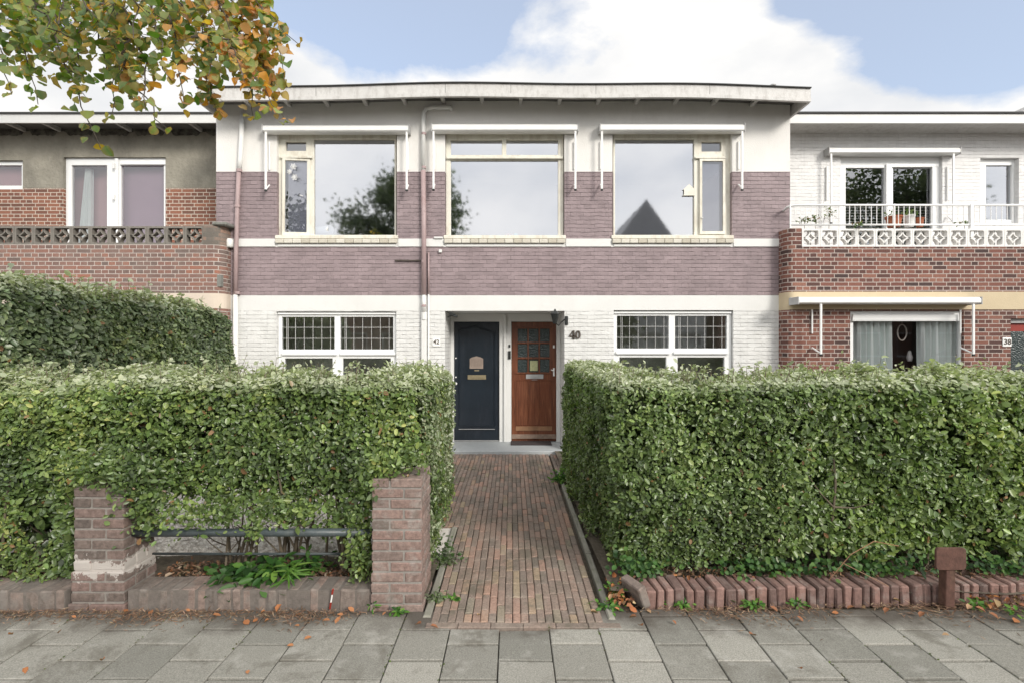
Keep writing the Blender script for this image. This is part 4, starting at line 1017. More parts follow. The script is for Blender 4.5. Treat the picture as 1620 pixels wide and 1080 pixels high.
# ------------------------------------------------------------------ right neighbour
nr = thing('house', 'right neighbouring house with white upper wall, dark red brick ground floor and white openwork balcony', 'house', (7, 8, 0))
RX = 4.22
yz0, yz1 = Z(490, B), Z(462, B)
gw = (X(1345, B), X(1525, B), .55, Z(492, B)); dr = (X(1599, B), X(1680, B), -.04, Z(504, B))
bayfront(nr, 'ground_wall', RX, 11, -.04, yz0, M['red_brick'], 1, .12, hole=[gw, dr])
bayfront(nr, 'concrete_band', RX, 11, yz0 + .001, yz1, M['band_yellow'], 1, .12, yoff=.012)
bayfront(nr, 'parapet', RX, 11, yz1 + .001, Z(391, B), M['red_brick'], 1, .12, top=True)
mb = MB(); x1 = X(1268, B); z0, z1 = Z(391, B), Z(361, B); r = .12
arc = [(RX + r - r * math.sin(a), B + r - r * math.cos(a)) for a in [math.pi / 2 * k / 6 for k in range(7)]]
poly = [(x1, B)] + arc + [(RX, 9.2), (x1, 9.2)]
for a, b_ in zip(poly, poly[1:] + poly[:1]): mb.face([(a[0], a[1], z0), (b_[0], b_[1], z0), (b_[0], b_[1], z1), (a[0], a[1], z1)])
mb.face([(p[0], p[1], z1) for p in poly]); obj('parapet_pier', mb, M['orange_brick'] if False else M['red_brick'], nr)
first = None; k = 0
while True:
    cx = X(1283.5, B) + .2825 * k
    if cx > 9: break
    o = screen_block('screen_block', cx, (Z(390.5, B) + Z(362, B)) / 2, .2825, Z(362, B) - Z(390.5, B), B + .005, B + .1, M['block_white'], nr, first)
    first = first or o; k += 1
mb = MB(); mb.box(RX + .02, 11, B + .12, U + .5, 2.6, 2.78); obj('balcony_floor', mb, M['concrete'], nr)
ww = (X(1330, U), X(1491, U), 2.85, Z(247, U)); w2r = (X(1551, U), X(1612, U), Z(354, U), Z(250, U))
mb = MB(); mb.plate(4.38, 11, 2.7, 5.50, [ww, w2r], U, U + .3, back=False, deep=[.12, .14]); obj('upper_wall', mb, M['rough_white'], nr)
w = window(nr, U + .06, (ww[0], ww[1], 2.85, ww[3]), pr([(1338, 1400, 266, 400), (1413, 1475, 266, 400)], U + .06), M['upvc'], M['glass_low'])
mb = MB(); a = pr([(1403, 1486, 259, 264)], U + .02)[0]; mb.box(a[0], a[1], U + .03, U + .059, a[2], a[3]); a = pr([(1403, 1412, 264, 400)], U + .02)[0]; mb.box(a[0], a[1], U + .03, U + .059, 2.86, a[3]); a = pr([(1476, 1484, 264, 400)], U + .02)[0]; mb.box(a[0], a[1], U + .03, U + .059, 2.86, a[3]); obj('sash', mb, M['upvc'], w, bevel=.004)
w = window(nr, U + .08, w2r, pr([(1560, 1601, 262, 348)], U + .08), M['upvc'], M['glass_sky'])
mb = MB()
for q in range(26):
    zz = 2.9 + q * .05
    mb.box(X(1339, U + .15), X(1474, U + .15), U + .15, U + .185, zz, zz + .006)
tag(obj('window_blind', mb, M['blind'], weld=False, origin=(X(1405, U), U + .15, 2.9)), 'venetian blind behind the glass of the right balcony doors', 'blind')
mb = MB(); room(mb, 4.6, 10.5, U + .15, U + 3, 2.8, 5.3); room(mb, 4.5, 8.0, B + .13, U + 1, .1, 2.55); obj('room_lining', mb, M['interior_dark'], nr)
mb = MB(); mb.box(4.5, 12, U + 3.1, U + 6, 0, 5.4); obj('rear_wall', mb, M['stucco_grey'], nr)
mb = MB(); mb.box(4.40, 12, FU - .02, U + 8, 5.545, 5.575); rf = obj('roof', mb, M['roof_felt'], nr)
mb = MB(); mb.box(4.39, 12, FU, FU + .03, 5.44, 5.543); mb.box(4.39, 12, FU - .01, FU + .03, 5.385, 5.438); obj('fascia', mb, M['fascia_white'], rf)
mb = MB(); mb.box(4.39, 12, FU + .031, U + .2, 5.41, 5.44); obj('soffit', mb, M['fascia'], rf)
awning(nr, U, 1313, 1520, 233, 243, (1316, 1510), 352, mat=M['white_metal'])
# railing
yr = B + .05
def zr(py): return Z(py, yr)
mb = MB(); mb.tube([(X(1246, 8.0) , 8.35, zr(332)), (X(1248, yr), yr + .05, zr(327)), (X(1256, yr), yr, zr(325)), (9.2, yr, zr(325))], .018, 8)
mb.tube([(X(1251, yr), yr, zr(356)), (9.2, yr, zr(356))], .015, 8)
rl = obj('railing', mb, M['white_metal'], nr, smooth=True)
px = 1258; b0 = None
while px < 1640:
    if b0 is None:
        mb = MB(); mb.tube([(X(px, yr), yr, zr(356)), (X(px, yr), yr, zr(325))], .006, 6); b0 = obj('baluster', mb, M['white_metal'], rl, origin=(X(px, yr), yr, zr(356)))
    else:
        o = b0.copy(); COL.objects.link(o); o.location = (X(px, yr), yr, zr(356))
    px += 8.6
for px, w_ in ((1250, .018), (1415, .018), (1536, .05)):
    mb = MB(); mb.rbox((X(px, yr), yr - .002, (zr(323) + zr(362 if w_ < .03 else 376)) / 2), (w_, w_, zr(323) - zr(362 if w_ < .03 else 376)), None, .003); obj('post', mb, M['white_metal'], rl)
awning(nr, B, 1264, 1553, 470, 481, (1300, 1542), 560, proj=.26, mat=M['white_metal'])
w = window(nr, B + .045, (gw[0], gw[1], .56, gw[3]), pr([(1350, 1519, 508, 680)], B + .045), M['upvc'], M['glass_soft'])
mb = MB(); a = pr([(1350, 1519, 498, 507)], B)[0]; mb.box(a[0], a[1], B + .01, B + .044, a[2] + .003, a[3]); mb.box(a[0] - .01, a[1] + .01, B + .004, B + .044, a[2] - .012, a[2] + .0); obj('shutter_box', mb, M['upvc'], w, bevel=.003)
yc = B + .15
curtain('curtain', 'pale curtain hanging at the left of the right house ground-floor window', X(1352, yc), X(1412, yc), .5, Z(507, yc), yc, group='ground floor curtains')
curtain('curtain', 'pale curtain hanging at the right of the right house ground-floor window', X(1452, yc), X(1518, yc), .5, Z(507, yc), yc, group='ground floor curtains')
mb = MB(); a = P(1427, 526, B + .3); ring = [(a.x + .072 * math.cos(q * math.pi / 10), a.y, a.z + .125 * math.sin(q * math.pi / 10)) for q in range(21)]; mb.tube(ring, .010, 6, cap=False); mb.tube([(a.x, a.y, a.z + .125), (a.x, a.y, a.z + .5)], .003, 4)
tag(obj('hanging_ornament', mb, M['frame_cream'], origin=(a.x, a.y, a.z)), 'oval cream ring hanging between the curtains of the right house', 'ornament')
mb = MB(); a = P(1439, 562, B + .3); mb.lathe((a.x, a.y, a.z - .09), [(0, 0), (.03, 0), (.045, .06), (.03, .12), (.02, .16), (0, .17)], 12); tag(obj('figurine', mb, M['white_plain'], smooth=True, origin=(a.x, a.y, a.z - .09)), 'small white figurine on the sill between the curtains of the right house', 'figurine')
mb = MB(); mb.box(dr[0], dr[1], B + .10, B + .14, -.04, dr[3]); rdoor = obj('door', mb, M['red_paint'], nr); tag(rdoor, 'red front door of which only the edge shows')
mb = MB(); mb.box(X(1604, B), dr[1] - .1, B + .085, B + .099, Z(610, B), Z(524, B)); obj('glass', mb, t_.mat if False else bpy.data.materials['patterned_glass'], rdoor)
mb = MB(); mb.box(X(1599.5, B), dr[1], B + .1, B + .33, Z(505, B), Z(504, B) + .12); mb.v = [(v[0], v[1], v[2] - .0) for v in mb.v]
mb = MB(); mb.box(dr[0] + .002, dr[1], B + .06, B + .098, Z(511, B), Z(504, B) - .002); obj('lintel_board', mb, M['grey_metal'], nr)
mb = MB(); mb.rbox((X(1592.5, B), B - .006, Z(541, B)), (.14, .014, .14), None, .006); pq = obj('number_plate', mb, M['white_plain'], nr)
text('number', '38', .115, (X(1592.5, B), B - .0155, Z(541, B)), M['bronze'], pq, .001, .003)
# rooftop block far right behind
mb = MB(); y0_ = 11.0; mb.prism([(X(1588, y0_), 5.5), (X(1622, y0_), Z(169, y0_)), (13, Z(169, y0_)), (13, 5.5)], y0_, y0_ + 3); obj('roof_box', mb, M['fascia'], nr)

# pots on the right balcony
yp = B + .30
def pot(name, label, px, w, pybase, h, mat, ncol, plant, seed):
    x = X(px, yp); z = Z(pybase, yp); 
    t = thing(name, label, 'flower pot', (x, yp, z), 'flower pots on the balcony')
    mb = MB(); mb.lathe((x, yp, z), [(0, 0), (w * .36, 0), (w * .46, h * .85), (w * .52, h * .85), (w * .52, h), (w * .46, h), (w * .44, h * .9), (0, h * .9)], 14); obj('pot', mb, mat, t, smooth=False)
    n = plant
    if n:
        p = np.stack([x + RS.normal(0, w * .4, n), yp + RS.normal(0, w * .3, n), z + h + np.abs(RS.normal(0, .06, n))], 1)
        s = RS.uniform(.02, .05, n); leaves('foliage', p, RS.normal(0, 1, (n, 3)) + [0, 0, .8], RS.normal(0, 1, (n, 3)), s, s * .6, palette(n, GREEN[2:], [1, 2, 2, 1]), M['leaf_soft'], t)
    return t
pot('flower_pot', 'wide terracotta trough pot behind the railing on the right balcony', 1414, .24, 360, .17, M['terracotta'], 0, 40, 1)
pot('flower_pot', 'white round flower pot beside the terracotta trough on the right balcony', 1438, .17, 360, .19, M['pot_white'], 0, 50, 2)
pot('flower_pot', 'small terracotta pot at the right of the white pot on the balcony', 1455, .12, 360, .15, M['terracotta'], 0, 0, 3)
def wisp(px, pyb, pyt, n, label, d_, nm='potted_plant'):
    x = X(px, d_); z0 = Z(pyb, d_); z1 = Z(pyt, d_)
    t = thing(nm, label, 'plant', (x, d_, z0), 'plants along the balcony')
    mb = MB(); mb.tube([(x, d_, z0 - .1), (x + .01, d_, (z0 + z1) / 2), (x - .02, d_, z1)], .004, 5); mb.tube([(x, d_, (z0 * 2 + z1) / 3), (x + .04, d_, z1 - .05)], .003, 5); obj('stem', mb, M['twig'], t)
    p = np.stack([x + RS.normal(0, .045, n), d_ + RS.normal(0, .03, n), RS.uniform(z0, z1, n) * .6 + .4 * z1], 1); s = RS.uniform(.025, .05, n)
    leaves('foliage', p, RS.normal(0, 1, (n, 3)) + [0, -.5, .6], RS.normal(0, 1, (n, 3)), s, s * .6, palette(n, GREEN[2:] + [(.3, .18, .12)], [1, 2, 2, 2, 1]), M['leaf_soft'], t)
wisp(1272, 358, 345, 60, 'low bushy plant at the left end of the right balcony', B + .2)
wisp(1290, 358, 342, 40, 'small yellow-green plant second from the left end of the balcony', B + .2)
wisp(1311, 358, 328, 45, 'tall spindly plant rising above the balcony rail', B + .2)
wisp(1358, 362, 352, 30, 'trailing bright green sprig hanging over the white openwork blocks', B - .02)
wisp(1525, 360, 351, 40, 'reddish-green low plant beside the balcony post', B + .2)



# ------------------------------------------------------------------ hedges
def stems(par, n, xr, yr_, zr_, r0=.012, fan=.25, seed=1):
    rr = random.Random(seed); mb = MB()
    for k in range(n):
        x = rr.uniform(*xr); y = rr.uniform(*yr_); z = zr_[0]
        pts = [Vector((x, y, z))]; dx = rr.uniform(-fan, fan); dy = rr.uniform(-fan, fan) * .5
        steps = 5
        for s in range(steps):
            pts.append(pts[-1] + Vector((dx * (zr_[1] - z) / steps + rr.gauss(0, .02), dy * (zr_[1] - z) / steps + rr.gauss(0, .015), (zr_[1] - z) / steps)))
        r = r0 * rr.uniform(.5, 1.4); mb.tube(pts, [r * (1 - .12 * q) for q in range(steps + 1)], 6)
        for q in range(3):
            b_ = pts[rr.randint(1, 3)]; e = b_ + Vector((rr.uniform(-.25, .25), rr.uniform(-.2, .1), rr.uniform(.05, .3))); mb.tube([b_, (b_ + e) / 2 + Vector((0, 0, -.02)), e], [r * .5, r * .35, r * .2], 5)
    return obj('stems', mb, M['twig'], par, smooth=True, weld=False)
def inner(bx, n, dens_seed=0, m=.10):
    x0, x1, y0, y1, z0, z1 = bx
    p = np.stack([RS.uniform(x0 + m, x1 - m, n), RS.uniform(y0 + m, y1 - m, n), RS.uniform(z0 + m * .3, z1 - m, n)], 1)
    nv = unit(RS.normal(0, 1, (n, 3))); return np.concatenate([p, nv, np.ones((n, 1))], 1)
def shoots(bx, n, L=.13, seed=0):
    """thin upright growth above the clipped top: returns leaf points and a twig mesh"""
    x0, x1, y0, y1, z0, z1 = bx; mb = MB(); out = []
    for k in range(n):
        x = random.uniform(x0, x1); y = random.uniform(y0, y1); h = L * random.uniform(.4, 1.3) * (1.6 if random.random() < .08 else 1)
        b_ = Vector((x, y, z1 - .05)); e = b_ + Vector((random.gauss(0, .03), random.gauss(0, .03), h + .03)); mb.tube([b_, e], [.003, .0012], 4)
        for q in range(random.randint(3, 7)):
            t = random.uniform(.35, 1.0); pp = b_.lerp(e, t); out.append((*pp, random.gauss(0, .6), random.gauss(0, .6), .7, 0))
    return np.array(out), mb
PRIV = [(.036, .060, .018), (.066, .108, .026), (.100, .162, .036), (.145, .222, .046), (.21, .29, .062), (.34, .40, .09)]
PRIY = [(.034, .054, .020), (.062, .100, .028), (.096, .154, .038), (.142, .212, .050), (.215, .29, .066), (.38, .42, .11)]
# left front hedge, L-shaped
hl = thing('hedge', 'clipped privet hedge on the left, growing over the two brick pillars and rail', 'hedge', (-2.4, 3.8, 0), 'front garden hedges')
A1 = (-5.4, -.60, 3.50, 4.25, .47, 1.50); A2 = (-1.15, -.60, 3.62, 5.25, .12, 1.50); A3 = (-5.4, -2.97, 3.42, 4.1, .12, 1.46)
pts = np.concatenate([hedge_points(A1, 'ft', 8600, .07, 3), hedge_points(A1, 'b', 900, .05, 4), hedge_points(A2, 't', 7200, .045, 5), hedge_points(A2, 'r', 3200, .045, 5), hedge_points(A2, 'l', 1200, .05, 5), hedge_points(A3, 'fr', 6000, .06, 6)])
x, y, z = pts[:, 0], pts[:, 1], pts[:, 2]
# ragged bottom with gaps, nothing growing through the pillars
lim = .56 + .16 * (vnoise(pts[:, :3] * [1, .2, 0], 3.3, 21) - .5) + .20 * (vnoise(pts[:, :3] * [1, .2, 0], 9.0, 23) - .5)
keep = (z > lim) | (x < -3.0) | ((x > -.98) & (y > 3.68)) | (y > 4.4)
hole = vnoise(pts[:, :3], 6.5, 31) + .35 * np.clip((.95 - z) / .6, 0, 1)
keep &= hole < 1.02
pil = ((x > -2.93) & (x < -2.50) & (y < 3.64) & (z < .86)) | ((x > -.95) & (x < -.55) & (y < 3.68) & (z < .90))
keep &= ~pil
keep &= (vnoise(pts[:, :3], 17, 61) * .6 + vnoise(pts[:, :3], 5.5, 62) * .4 + .3 * RS.rand(len(pts))) > .50
pts = pts[keep]
inn = np.concatenate([inner(A1, 16000), inner(A2, 6000), inner(A3, 7000)]); inn = inn[(inn[:, 2] > .62) | (inn[:, 0] < -3.0)]
inn = inn[~(((inn[:, 0] > -2.93) & (inn[:, 0] < -2.5) & (inn[:, 1] < 3.66) & (inn[:, 2] < .86)) | ((inn[:, 0] > -.97) & (inn[:, 0] < -.55) & (inn[:, 1] < 3.7) & (inn[:, 2] < .9)))]
sh, tw = shoots((-5.2, -.66, 3.58, 4.15, 0, 1.50), 260, .09); sh2, tw2 = shoots((-1.05, -.66, 4.1, 5.2, 0, 1.5), 50, .08)
# sprigs: over the pillar tops and hanging beside the right pillar
def cluster(cx, cy, cz, sx, sy, sz, n): return np.concatenate([np.stack([RS.normal(cx, sx, n), RS.normal(cy, sy, n), RS.normal(cz, sz, n)], 1), RS.normal(0, .5, (n, 3)) + [0, -.7, .3], np.zeros((n, 1))], 1)
ex = np.concatenate([cluster(-2.70, 3.36, .90, .15, .05, .06, 1100), cluster(-2.55, 3.36, .80, .06, .04, .06, 420), cluster(-.80, 3.36, .93, .10, .04, .05, 420), cluster(-.93, 3.34, .84, .05, .03, .06, 330), cluster(-.68, 3.45, 1.0, .06, .05, .05, 200), cluster(-1.02, 3.42, .42, .055, .03, .14, 800), cluster(-1.02, 3.5, .22, .06, .03, .06, 120),
                     cluster(-2.44, 3.40, .64, .09, .05, .10, 900), cluster(-1.55, 3.40, .60, .13, .03, .05, 520), cluster(-2.05, 3.40, .58, .14, .03, .05, 420), cluster(-1.72, 3.38, .50, .03, .02, .05, 130), cluster(-1.25, 3.5, .5, .06, .03, .06, 150)])
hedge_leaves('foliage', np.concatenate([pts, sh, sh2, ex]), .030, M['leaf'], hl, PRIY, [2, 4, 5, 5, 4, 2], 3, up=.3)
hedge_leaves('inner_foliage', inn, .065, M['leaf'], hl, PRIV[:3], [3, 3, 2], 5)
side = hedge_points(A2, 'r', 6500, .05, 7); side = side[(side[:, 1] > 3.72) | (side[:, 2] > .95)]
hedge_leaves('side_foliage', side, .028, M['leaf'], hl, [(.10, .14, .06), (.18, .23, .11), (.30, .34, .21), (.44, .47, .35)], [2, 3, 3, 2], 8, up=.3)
tw.v += []; i0 = len(tw.v); tw.f += [tuple(q + i0 for q in f) for f in tw2.f]; tw.m += tw2.m; tw.v += tw2.v
obj('shoots', tw, M['twig'], hl, weld=False)
stems(hl, 20, (-2.4, -1.0), (3.62, 3.9), (.04, .85), .014, .2, 4); stems(hl, 16, (-4.3, -3.0), (3.5, 3.8), (.04, .8), .012, .5, 5); stems(hl, 8, (-.95, -.7), (3.75, 5.1), (.0, .7), .01, .1, 6)
PRIG = [(.038, .062, .020), (.070, .112, .030), (.108, .168, .042), (.155, .228, .060), (.23, .31, .085), (.36, .43, .12)]
# right front hedge
hr = thing('hedge', 'clipped privet hedge on the right behind the loose red brick edging', 'hedge', (3, 3.9, 0), 'front garden hedges')
R1 = (.67, 5.6, 3.60, 4.4, .12, 1.485); R2 = (.675, 1.25, 3.65, 6.85, .02, 1.49)
pts = np.concatenate([hedge_points(R1, 'ft', 8600, .08, 13), hedge_points(R1, 'b', 900, .05, 14), hedge_points(R2, 'lt', 7400, .05, 15), hedge_points(R2, 'b', 3000, .04, 16), hedge_points(R2, 'r', 900, .04, 16)])
# the path face leans in towards its foot
k = (pts[:, 1] < 4.3) & (pts[:, 0] < 1.0); pts[k, 0] += np.clip(.9 - pts[k, 2], 0, 1)[...] * .08
cut = np.where((pts[:, 0] < 1.1) & (pts[:, 1] > 3.8), .02, .10 + .10 * vnoise(pts[:, :3] * [1, .2, 0], 4, 41) + .07 * np.clip(pts[:, 0] - 1.6, 0, 1))
hole = vnoise(pts[:, :3], 5.5, 33) + .30 * np.clip((.7 - pts[:, 2]) / .6, 0, 1)
pts = pts[(pts[:, 2] > cut) & (hole < 1.02) & ((vnoise(pts[:, :3], 17, 63) * .6 + vnoise(pts[:, :3], 5.5, 64) * .4 + .3 * RS.rand(len(pts))) > .50)]
big = RS.rand(len(pts)) < np.clip((pts[:, 0] - 1.7) / 1.2, 0, .8)
inn = np.concatenate([inner(R1, 24000), inner(R2, 13000)])
sh, tw = shoots((.75, 5.5, 3.68, 4.3, 0, 1.49), 260, .09)
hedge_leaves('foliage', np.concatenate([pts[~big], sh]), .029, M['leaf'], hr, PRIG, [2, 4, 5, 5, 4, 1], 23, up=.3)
sel = pts[big]; sel = sel[RS.rand(len(sel)) < .8]
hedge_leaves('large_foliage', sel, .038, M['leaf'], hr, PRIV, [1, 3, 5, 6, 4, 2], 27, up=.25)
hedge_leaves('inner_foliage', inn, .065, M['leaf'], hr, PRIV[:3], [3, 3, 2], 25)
obj('shoots', tw, M['twig'], hr, weld=False)
stems(hr, 46, (.8, 5.3), (3.7, 4.1), (.04, .9), .014, .25, 9)
# tall side hedge on the left
ht = thing('hedge', 'tall dark hedge running back to the left neighbour house', 'hedge', (-4.3, 5.5, 0), 'front garden hedges')
T1 = (-4.75, -3.98, 3.75, 7.35, .9, 2.24)
pts = np.concatenate([hedge_points(T1, 'rt', 5600, .07, 51, .2), hedge_points(T1, 'f', 2500, .06, 52, .2), hedge_points(T1, 'b', 2500, .05, 53, .3)])
pts[:, 2] -= np.clip(pts[:, 1] - 6.6, 0, 1) * .22
inn = inner((T1[0], T1[1], T1[2], T1[3], .8, 2.15), 20000, m=.14)
sh, tw = shoots((-4.65, -4.05, 3.8, 7.2, 0, 2.24), 220, .12)
sh[:, 2] -= np.clip(sh[:, 1] - 6.6, 0, 1) * .22; tw.v = [(a, b_, c_ - max(0, min(1, b_ - 6.6)) * .22) for a, b_, c_ in tw.v]
DK = [(.08, .11, .06), (.12, .165, .085), (.165, .22, .105), (.21, .27, .12), (.27, .34, .13), (.38, .45, .15)]
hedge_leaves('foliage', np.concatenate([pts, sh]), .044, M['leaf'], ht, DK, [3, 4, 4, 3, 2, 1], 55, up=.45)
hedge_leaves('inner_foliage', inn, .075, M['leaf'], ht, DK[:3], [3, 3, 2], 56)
obj('shoots', tw, M['twig'], ht, weld=False); stems(ht, 26, (-4.6, -4.1), (3.9, 7.2), (.03, 1.4), .02, .1, 12)

# ------------------------------------------------------------------ low plants
def plant(name, label, px, py, d_, n, L, spread, h, cols, wts, shape='oval', wr=.5, mat='leaf_soft', group='weeds and plants along the wall', ground=None, cat='plant', droop=.0):
    x = X(px, d_); z0 = Z(py, d_) if ground is None else ground
    a = RS.uniform(0, 2 * np.pi, n); rr = np.abs(RS.normal(0, 1, n)) * spread
    p = np.stack([x + rr * np.cos(a), d_ + rr * np.sin(a) * .6, z0 + np.abs(RS.normal(0, h, n))], 1)
    U_ = np.stack([np.cos(a), np.sin(a), RS.uniform(-.2, .9, n) - droop], 1); N_ = RS.normal(0, .35, (n, 3)) + [0, -.35, 1]
    s = L * RS.uniform(.6, 1.25, n)
    return tag(leaves(name, p, N_, U_, s, s * wr, palette(n, cols, wts), M[mat], None, shape, .25, .3, origin=(x, d_, z0)), label, cat, group)
BR = [(.035, .10, .02), (.06, .16, .025), (.10, .22, .035), (.15, .28, .05)]
IV = [(.02, .055, .014), (.035, .09, .02), (.06, .135, .03), (.10, .19, .045)]
plant('leafy_plant', 'dark green leafy plant on the soil above the left brick edging', 378, 905, 3.50, 210, .085, .13, .05, IV, [2, 3, 3, 1], ground=.08)
plant('leafy_plant', 'bright green leafy plant under the rail between the pillars', 432, 895, 3.50, 170, .075, .12, .06, BR, [2, 3, 2, 1], ground=.08)
plant('leafy_plant', 'small mid-green plant under the rail right of the bright one', 487, 890, 3.62, 120, .05, .09, .06, IV, [1, 2, 3, 2], ground=.10)
plant('fan_leaf_plant', 'light green plant of long pointed leaves drooping over the left brick edging', 456, 900, 3.40, 26, .125, .02, .05, BR[1:], [1, 3, 3], 'blade', .13, ground=.15, droop=.35)
for px, n, lab in ((628, 26, 'small green weed at the foot of the right pillar'), (800 - 82, 20, 'tiny weed beside the left kerb of the path')):
    plant('weed', lab, px, 966, 3.24 if px < 700 else 3.42, n, .035, .03, .01, BR, [1, 2, 3, 2], ground=.005)
plant('weed', 'narrow-leaved weed at the left base of the right pillar', 588, 962, 3.27, 9, .05, .01, .02, BR, [1, 2, 3, 2], 'blade', .25, ground=.005)
for px, n, dd, lab in ((975, 70, 3.45, 'tangle of green weeds in the gap between the path kerb and the leaning brick'), (962, 60, 3.30, 'dry yellow-green grass tuft at the end of the path kerb'), (1078, 40, 3.33, 'green weed in front of the third brick of the right edging'),
                     (1190, 46, 3.33, 'spreading green weed before the middle of the right edging'), (1262, 26, 3.34, 'small weed right of the spreading one'), (1310, 30, 3.46, 'green sprig lying on the right edging'), (1545, 30, 3.33, 'bright weed among fallen leaves right of the rusty sign'), (1606, 18, 3.22, 'little weed on the slabs at the far right')):
    plant('weed', lab, px, 950, dd, n, .038, .045, .012, BR, [1, 2, 3, 2], ground=.008 if dd < 3.44 else .05)
for (px, lab, n) in ((1215, 'dark ivy patch at the foot of the right hedge', 330), (1395, 'ivy patch left of the rusty sign under the hedge', 260), (1590, 'ivy patch at the far right under the hedge', 240), (1010, 'ivy growing by the corner of the right hedge', 200)):
    x = X(px, 3.6); p = np.stack([RS.normal(x, .22 if px > 1100 else .09, n), 3.58 + RS.normal(0, .05, n), .12 + np.abs(RS.normal(0, .05, n))], 1)
    s = RS.uniform(.022, .045, n); tag(leaves('ivy', p, RS.normal(0, .4, (n, 3)) + [0, -.8, .8], RS.normal(0, 1, (n, 3)), s, s * .8, palette(n, IV, [2, 3, 3, 2]), M['leaf_soft'], None, 'oval', .2, .2, origin=(x, 3.58, .1)), lab, 'ivy', 'ivy under the right hedge')
# weeds of the path side of the hedges
plant('weed', 'green weed spilling over the kerb midway along the path', 884, 760, 6.3, 130, .05, .09, .05, BR, [1, 2, 3, 2], ground=.02)
plant('weed', 'silvery-leaved trailing plant behind the right pillar beside the path', 700, 880, 4.0, 170, .035, .07, .07, [(.12, .15, .09), (.2, .24, .16), (.06, .11, .03)], [2, 2, 2], ground=.02)
plant('weed', 'silvery low growth between the right pillar and the left path kerb', 690, 940, 3.42, 200, .024, .05, .02, [(.14, .17, .10), (.24, .27, .18), (.09, .15, .04)], [2, 2, 2], ground=.0)
plant('weed', 'pale green growth along the left kerb near the path bend', 700, 870, 3.95, 160, .026, .07, .03, [(.14, .17, .10), (.2, .24, .14), (.09, .15, .04)], [2, 2, 2], ground=.0)
n = 1500; ci = RS.randint(-12, 14, n); p = np.stack([-.076 + .3 * ci + RS.normal(0, .004, n), RS.uniform(1.7, 3.2, n), np.zeros(n) + .001], 1); kk = vnoise(p, 3.2, 91) > .60; p = p[kk]; n = len(p)
s_ = RS.uniform(.006, .016, n); tag(leaves('moss', p, RS.normal(0, .4, (n, 3)) + [0, 0, 1], RS.normal(0, 1, (n, 3)), s_, s_ * .7, palette(n, [(.07, .10, .03), (.11, .15, .04), (.10, .09, .05)], [2, 1, 2]), M['leaf_dry'], None), 'moss and grass in the joints between the pavement slabs', kind='stuff')
# wild grassy twigs
mb = MB(); mb.tube([(2.13, 3.4, .14), (2.25, 3.36, .33), (2.42, 3.38, .41), (2.6, 3.4, .37)], .003, 5); mb.tube([(2.2, 3.38, .27), (2.5, 3.36, .12)], .0025, 5)
tag(obj('dry_stalk', mb, M['wood_pale'], origin=(2.13, 3.4, .12)), 'thin pale dry stalk arching out of the right hedge', 'stalk')
mb = MB(); mb.tube([(-1.19, 3.305, .0), (-1.165, 3.29, .13)], .005, 6); 
t = thing('marker_stick', 'thin red and white stick leaning on the left brick edging', 'stick', (-1.19, 3.3, 0)); obj('shaft', mb, M['white_plain'], t)
mb = MB(); mb.tube([(-1.1905, 3.305, -.002), (-1.182, 3.3, .045)], .0065, 6); mb.tube([(-1.172, 3.294, .098), (-1.164, 3.2895, .134)], .0065, 6); obj('red_band', mb, M['red_paint'], t, weld=False)

# ------------------------------------------------------------------ fallen leaves
DRY = [(.36, .15, .065), (.42, .19, .09), (.29, .13, .07), (.42, .27, .16), (.22, .11, .06), (.50, .36, .22), (.48, .19, .06)]
def litter(n, fx, L=.045, mat='leaf_dry', wts=(3, 3, 3, 2, 3, 1, 1)):
    p = np.array([fx() for _ in range(n)]); s = L * RS.uniform(.5, 1.2, n)
    return p, RS.normal(0, .45, (n, 3)) + [0, 0, 1], RS.normal(0, 1, (n, 3)), s, s * .65, palette(n, DRY, wts, .25)
def band(xa, xb, ya, yb, z, zs=.01):
    return lambda: (random.uniform(xa, xb), random.uniform(ya, yb), z + abs(random.gauss(0, zs)))
def stuff(name, n, fx, label, L=.045):
    p, N_, U_, s, w_, c_ = litter(n, fx, L)
    if L < .05: c_ = palette(n, [(.12, .075, .05), (.20, .11, .07), (.28, .16, .10), (.09, .06, .045), (.34, .15, .07), (.36, .27, .20)], [4, 4, 3, 4, 1.5, 2], .25); s = s * RS.uniform(.5, 1.0, n); w_ = s * RS.uniform(.2, .7, n)
    o = leaves(name, p, N_, U_, s, w_, c_, M['leaf_dry'], None, 'oval', .5, .5); return tag(o, label, kind='stuff')
stuff('leaf_litter', 1900, band(-2.5, -.95, 3.52, 3.80, .085, .012), 'brown leaf litter under the left hedge')
stuff('leaf_litter', 800, band(-3.9, -2.95, 3.48, 3.7, .085, .012), 'brown leaf litter left of the weathered pillar')
stuff('leaf_litter', 1500, band(.75, 4.3, 3.52, 3.70, .10, .012), 'brown leaf litter behind the right edging')
stuff('leaf_litter', 120, band(3.05, 4.3, 3.30, 3.44, .012, .012), 'orange fallen leaves piled right of the rusty sign', .055)
stuff('leaf_litter', 90, band(.66, .84, 3.25, 3.62, .03, .02), 'orange leaves between the path kerb and the leaning brick', .05)
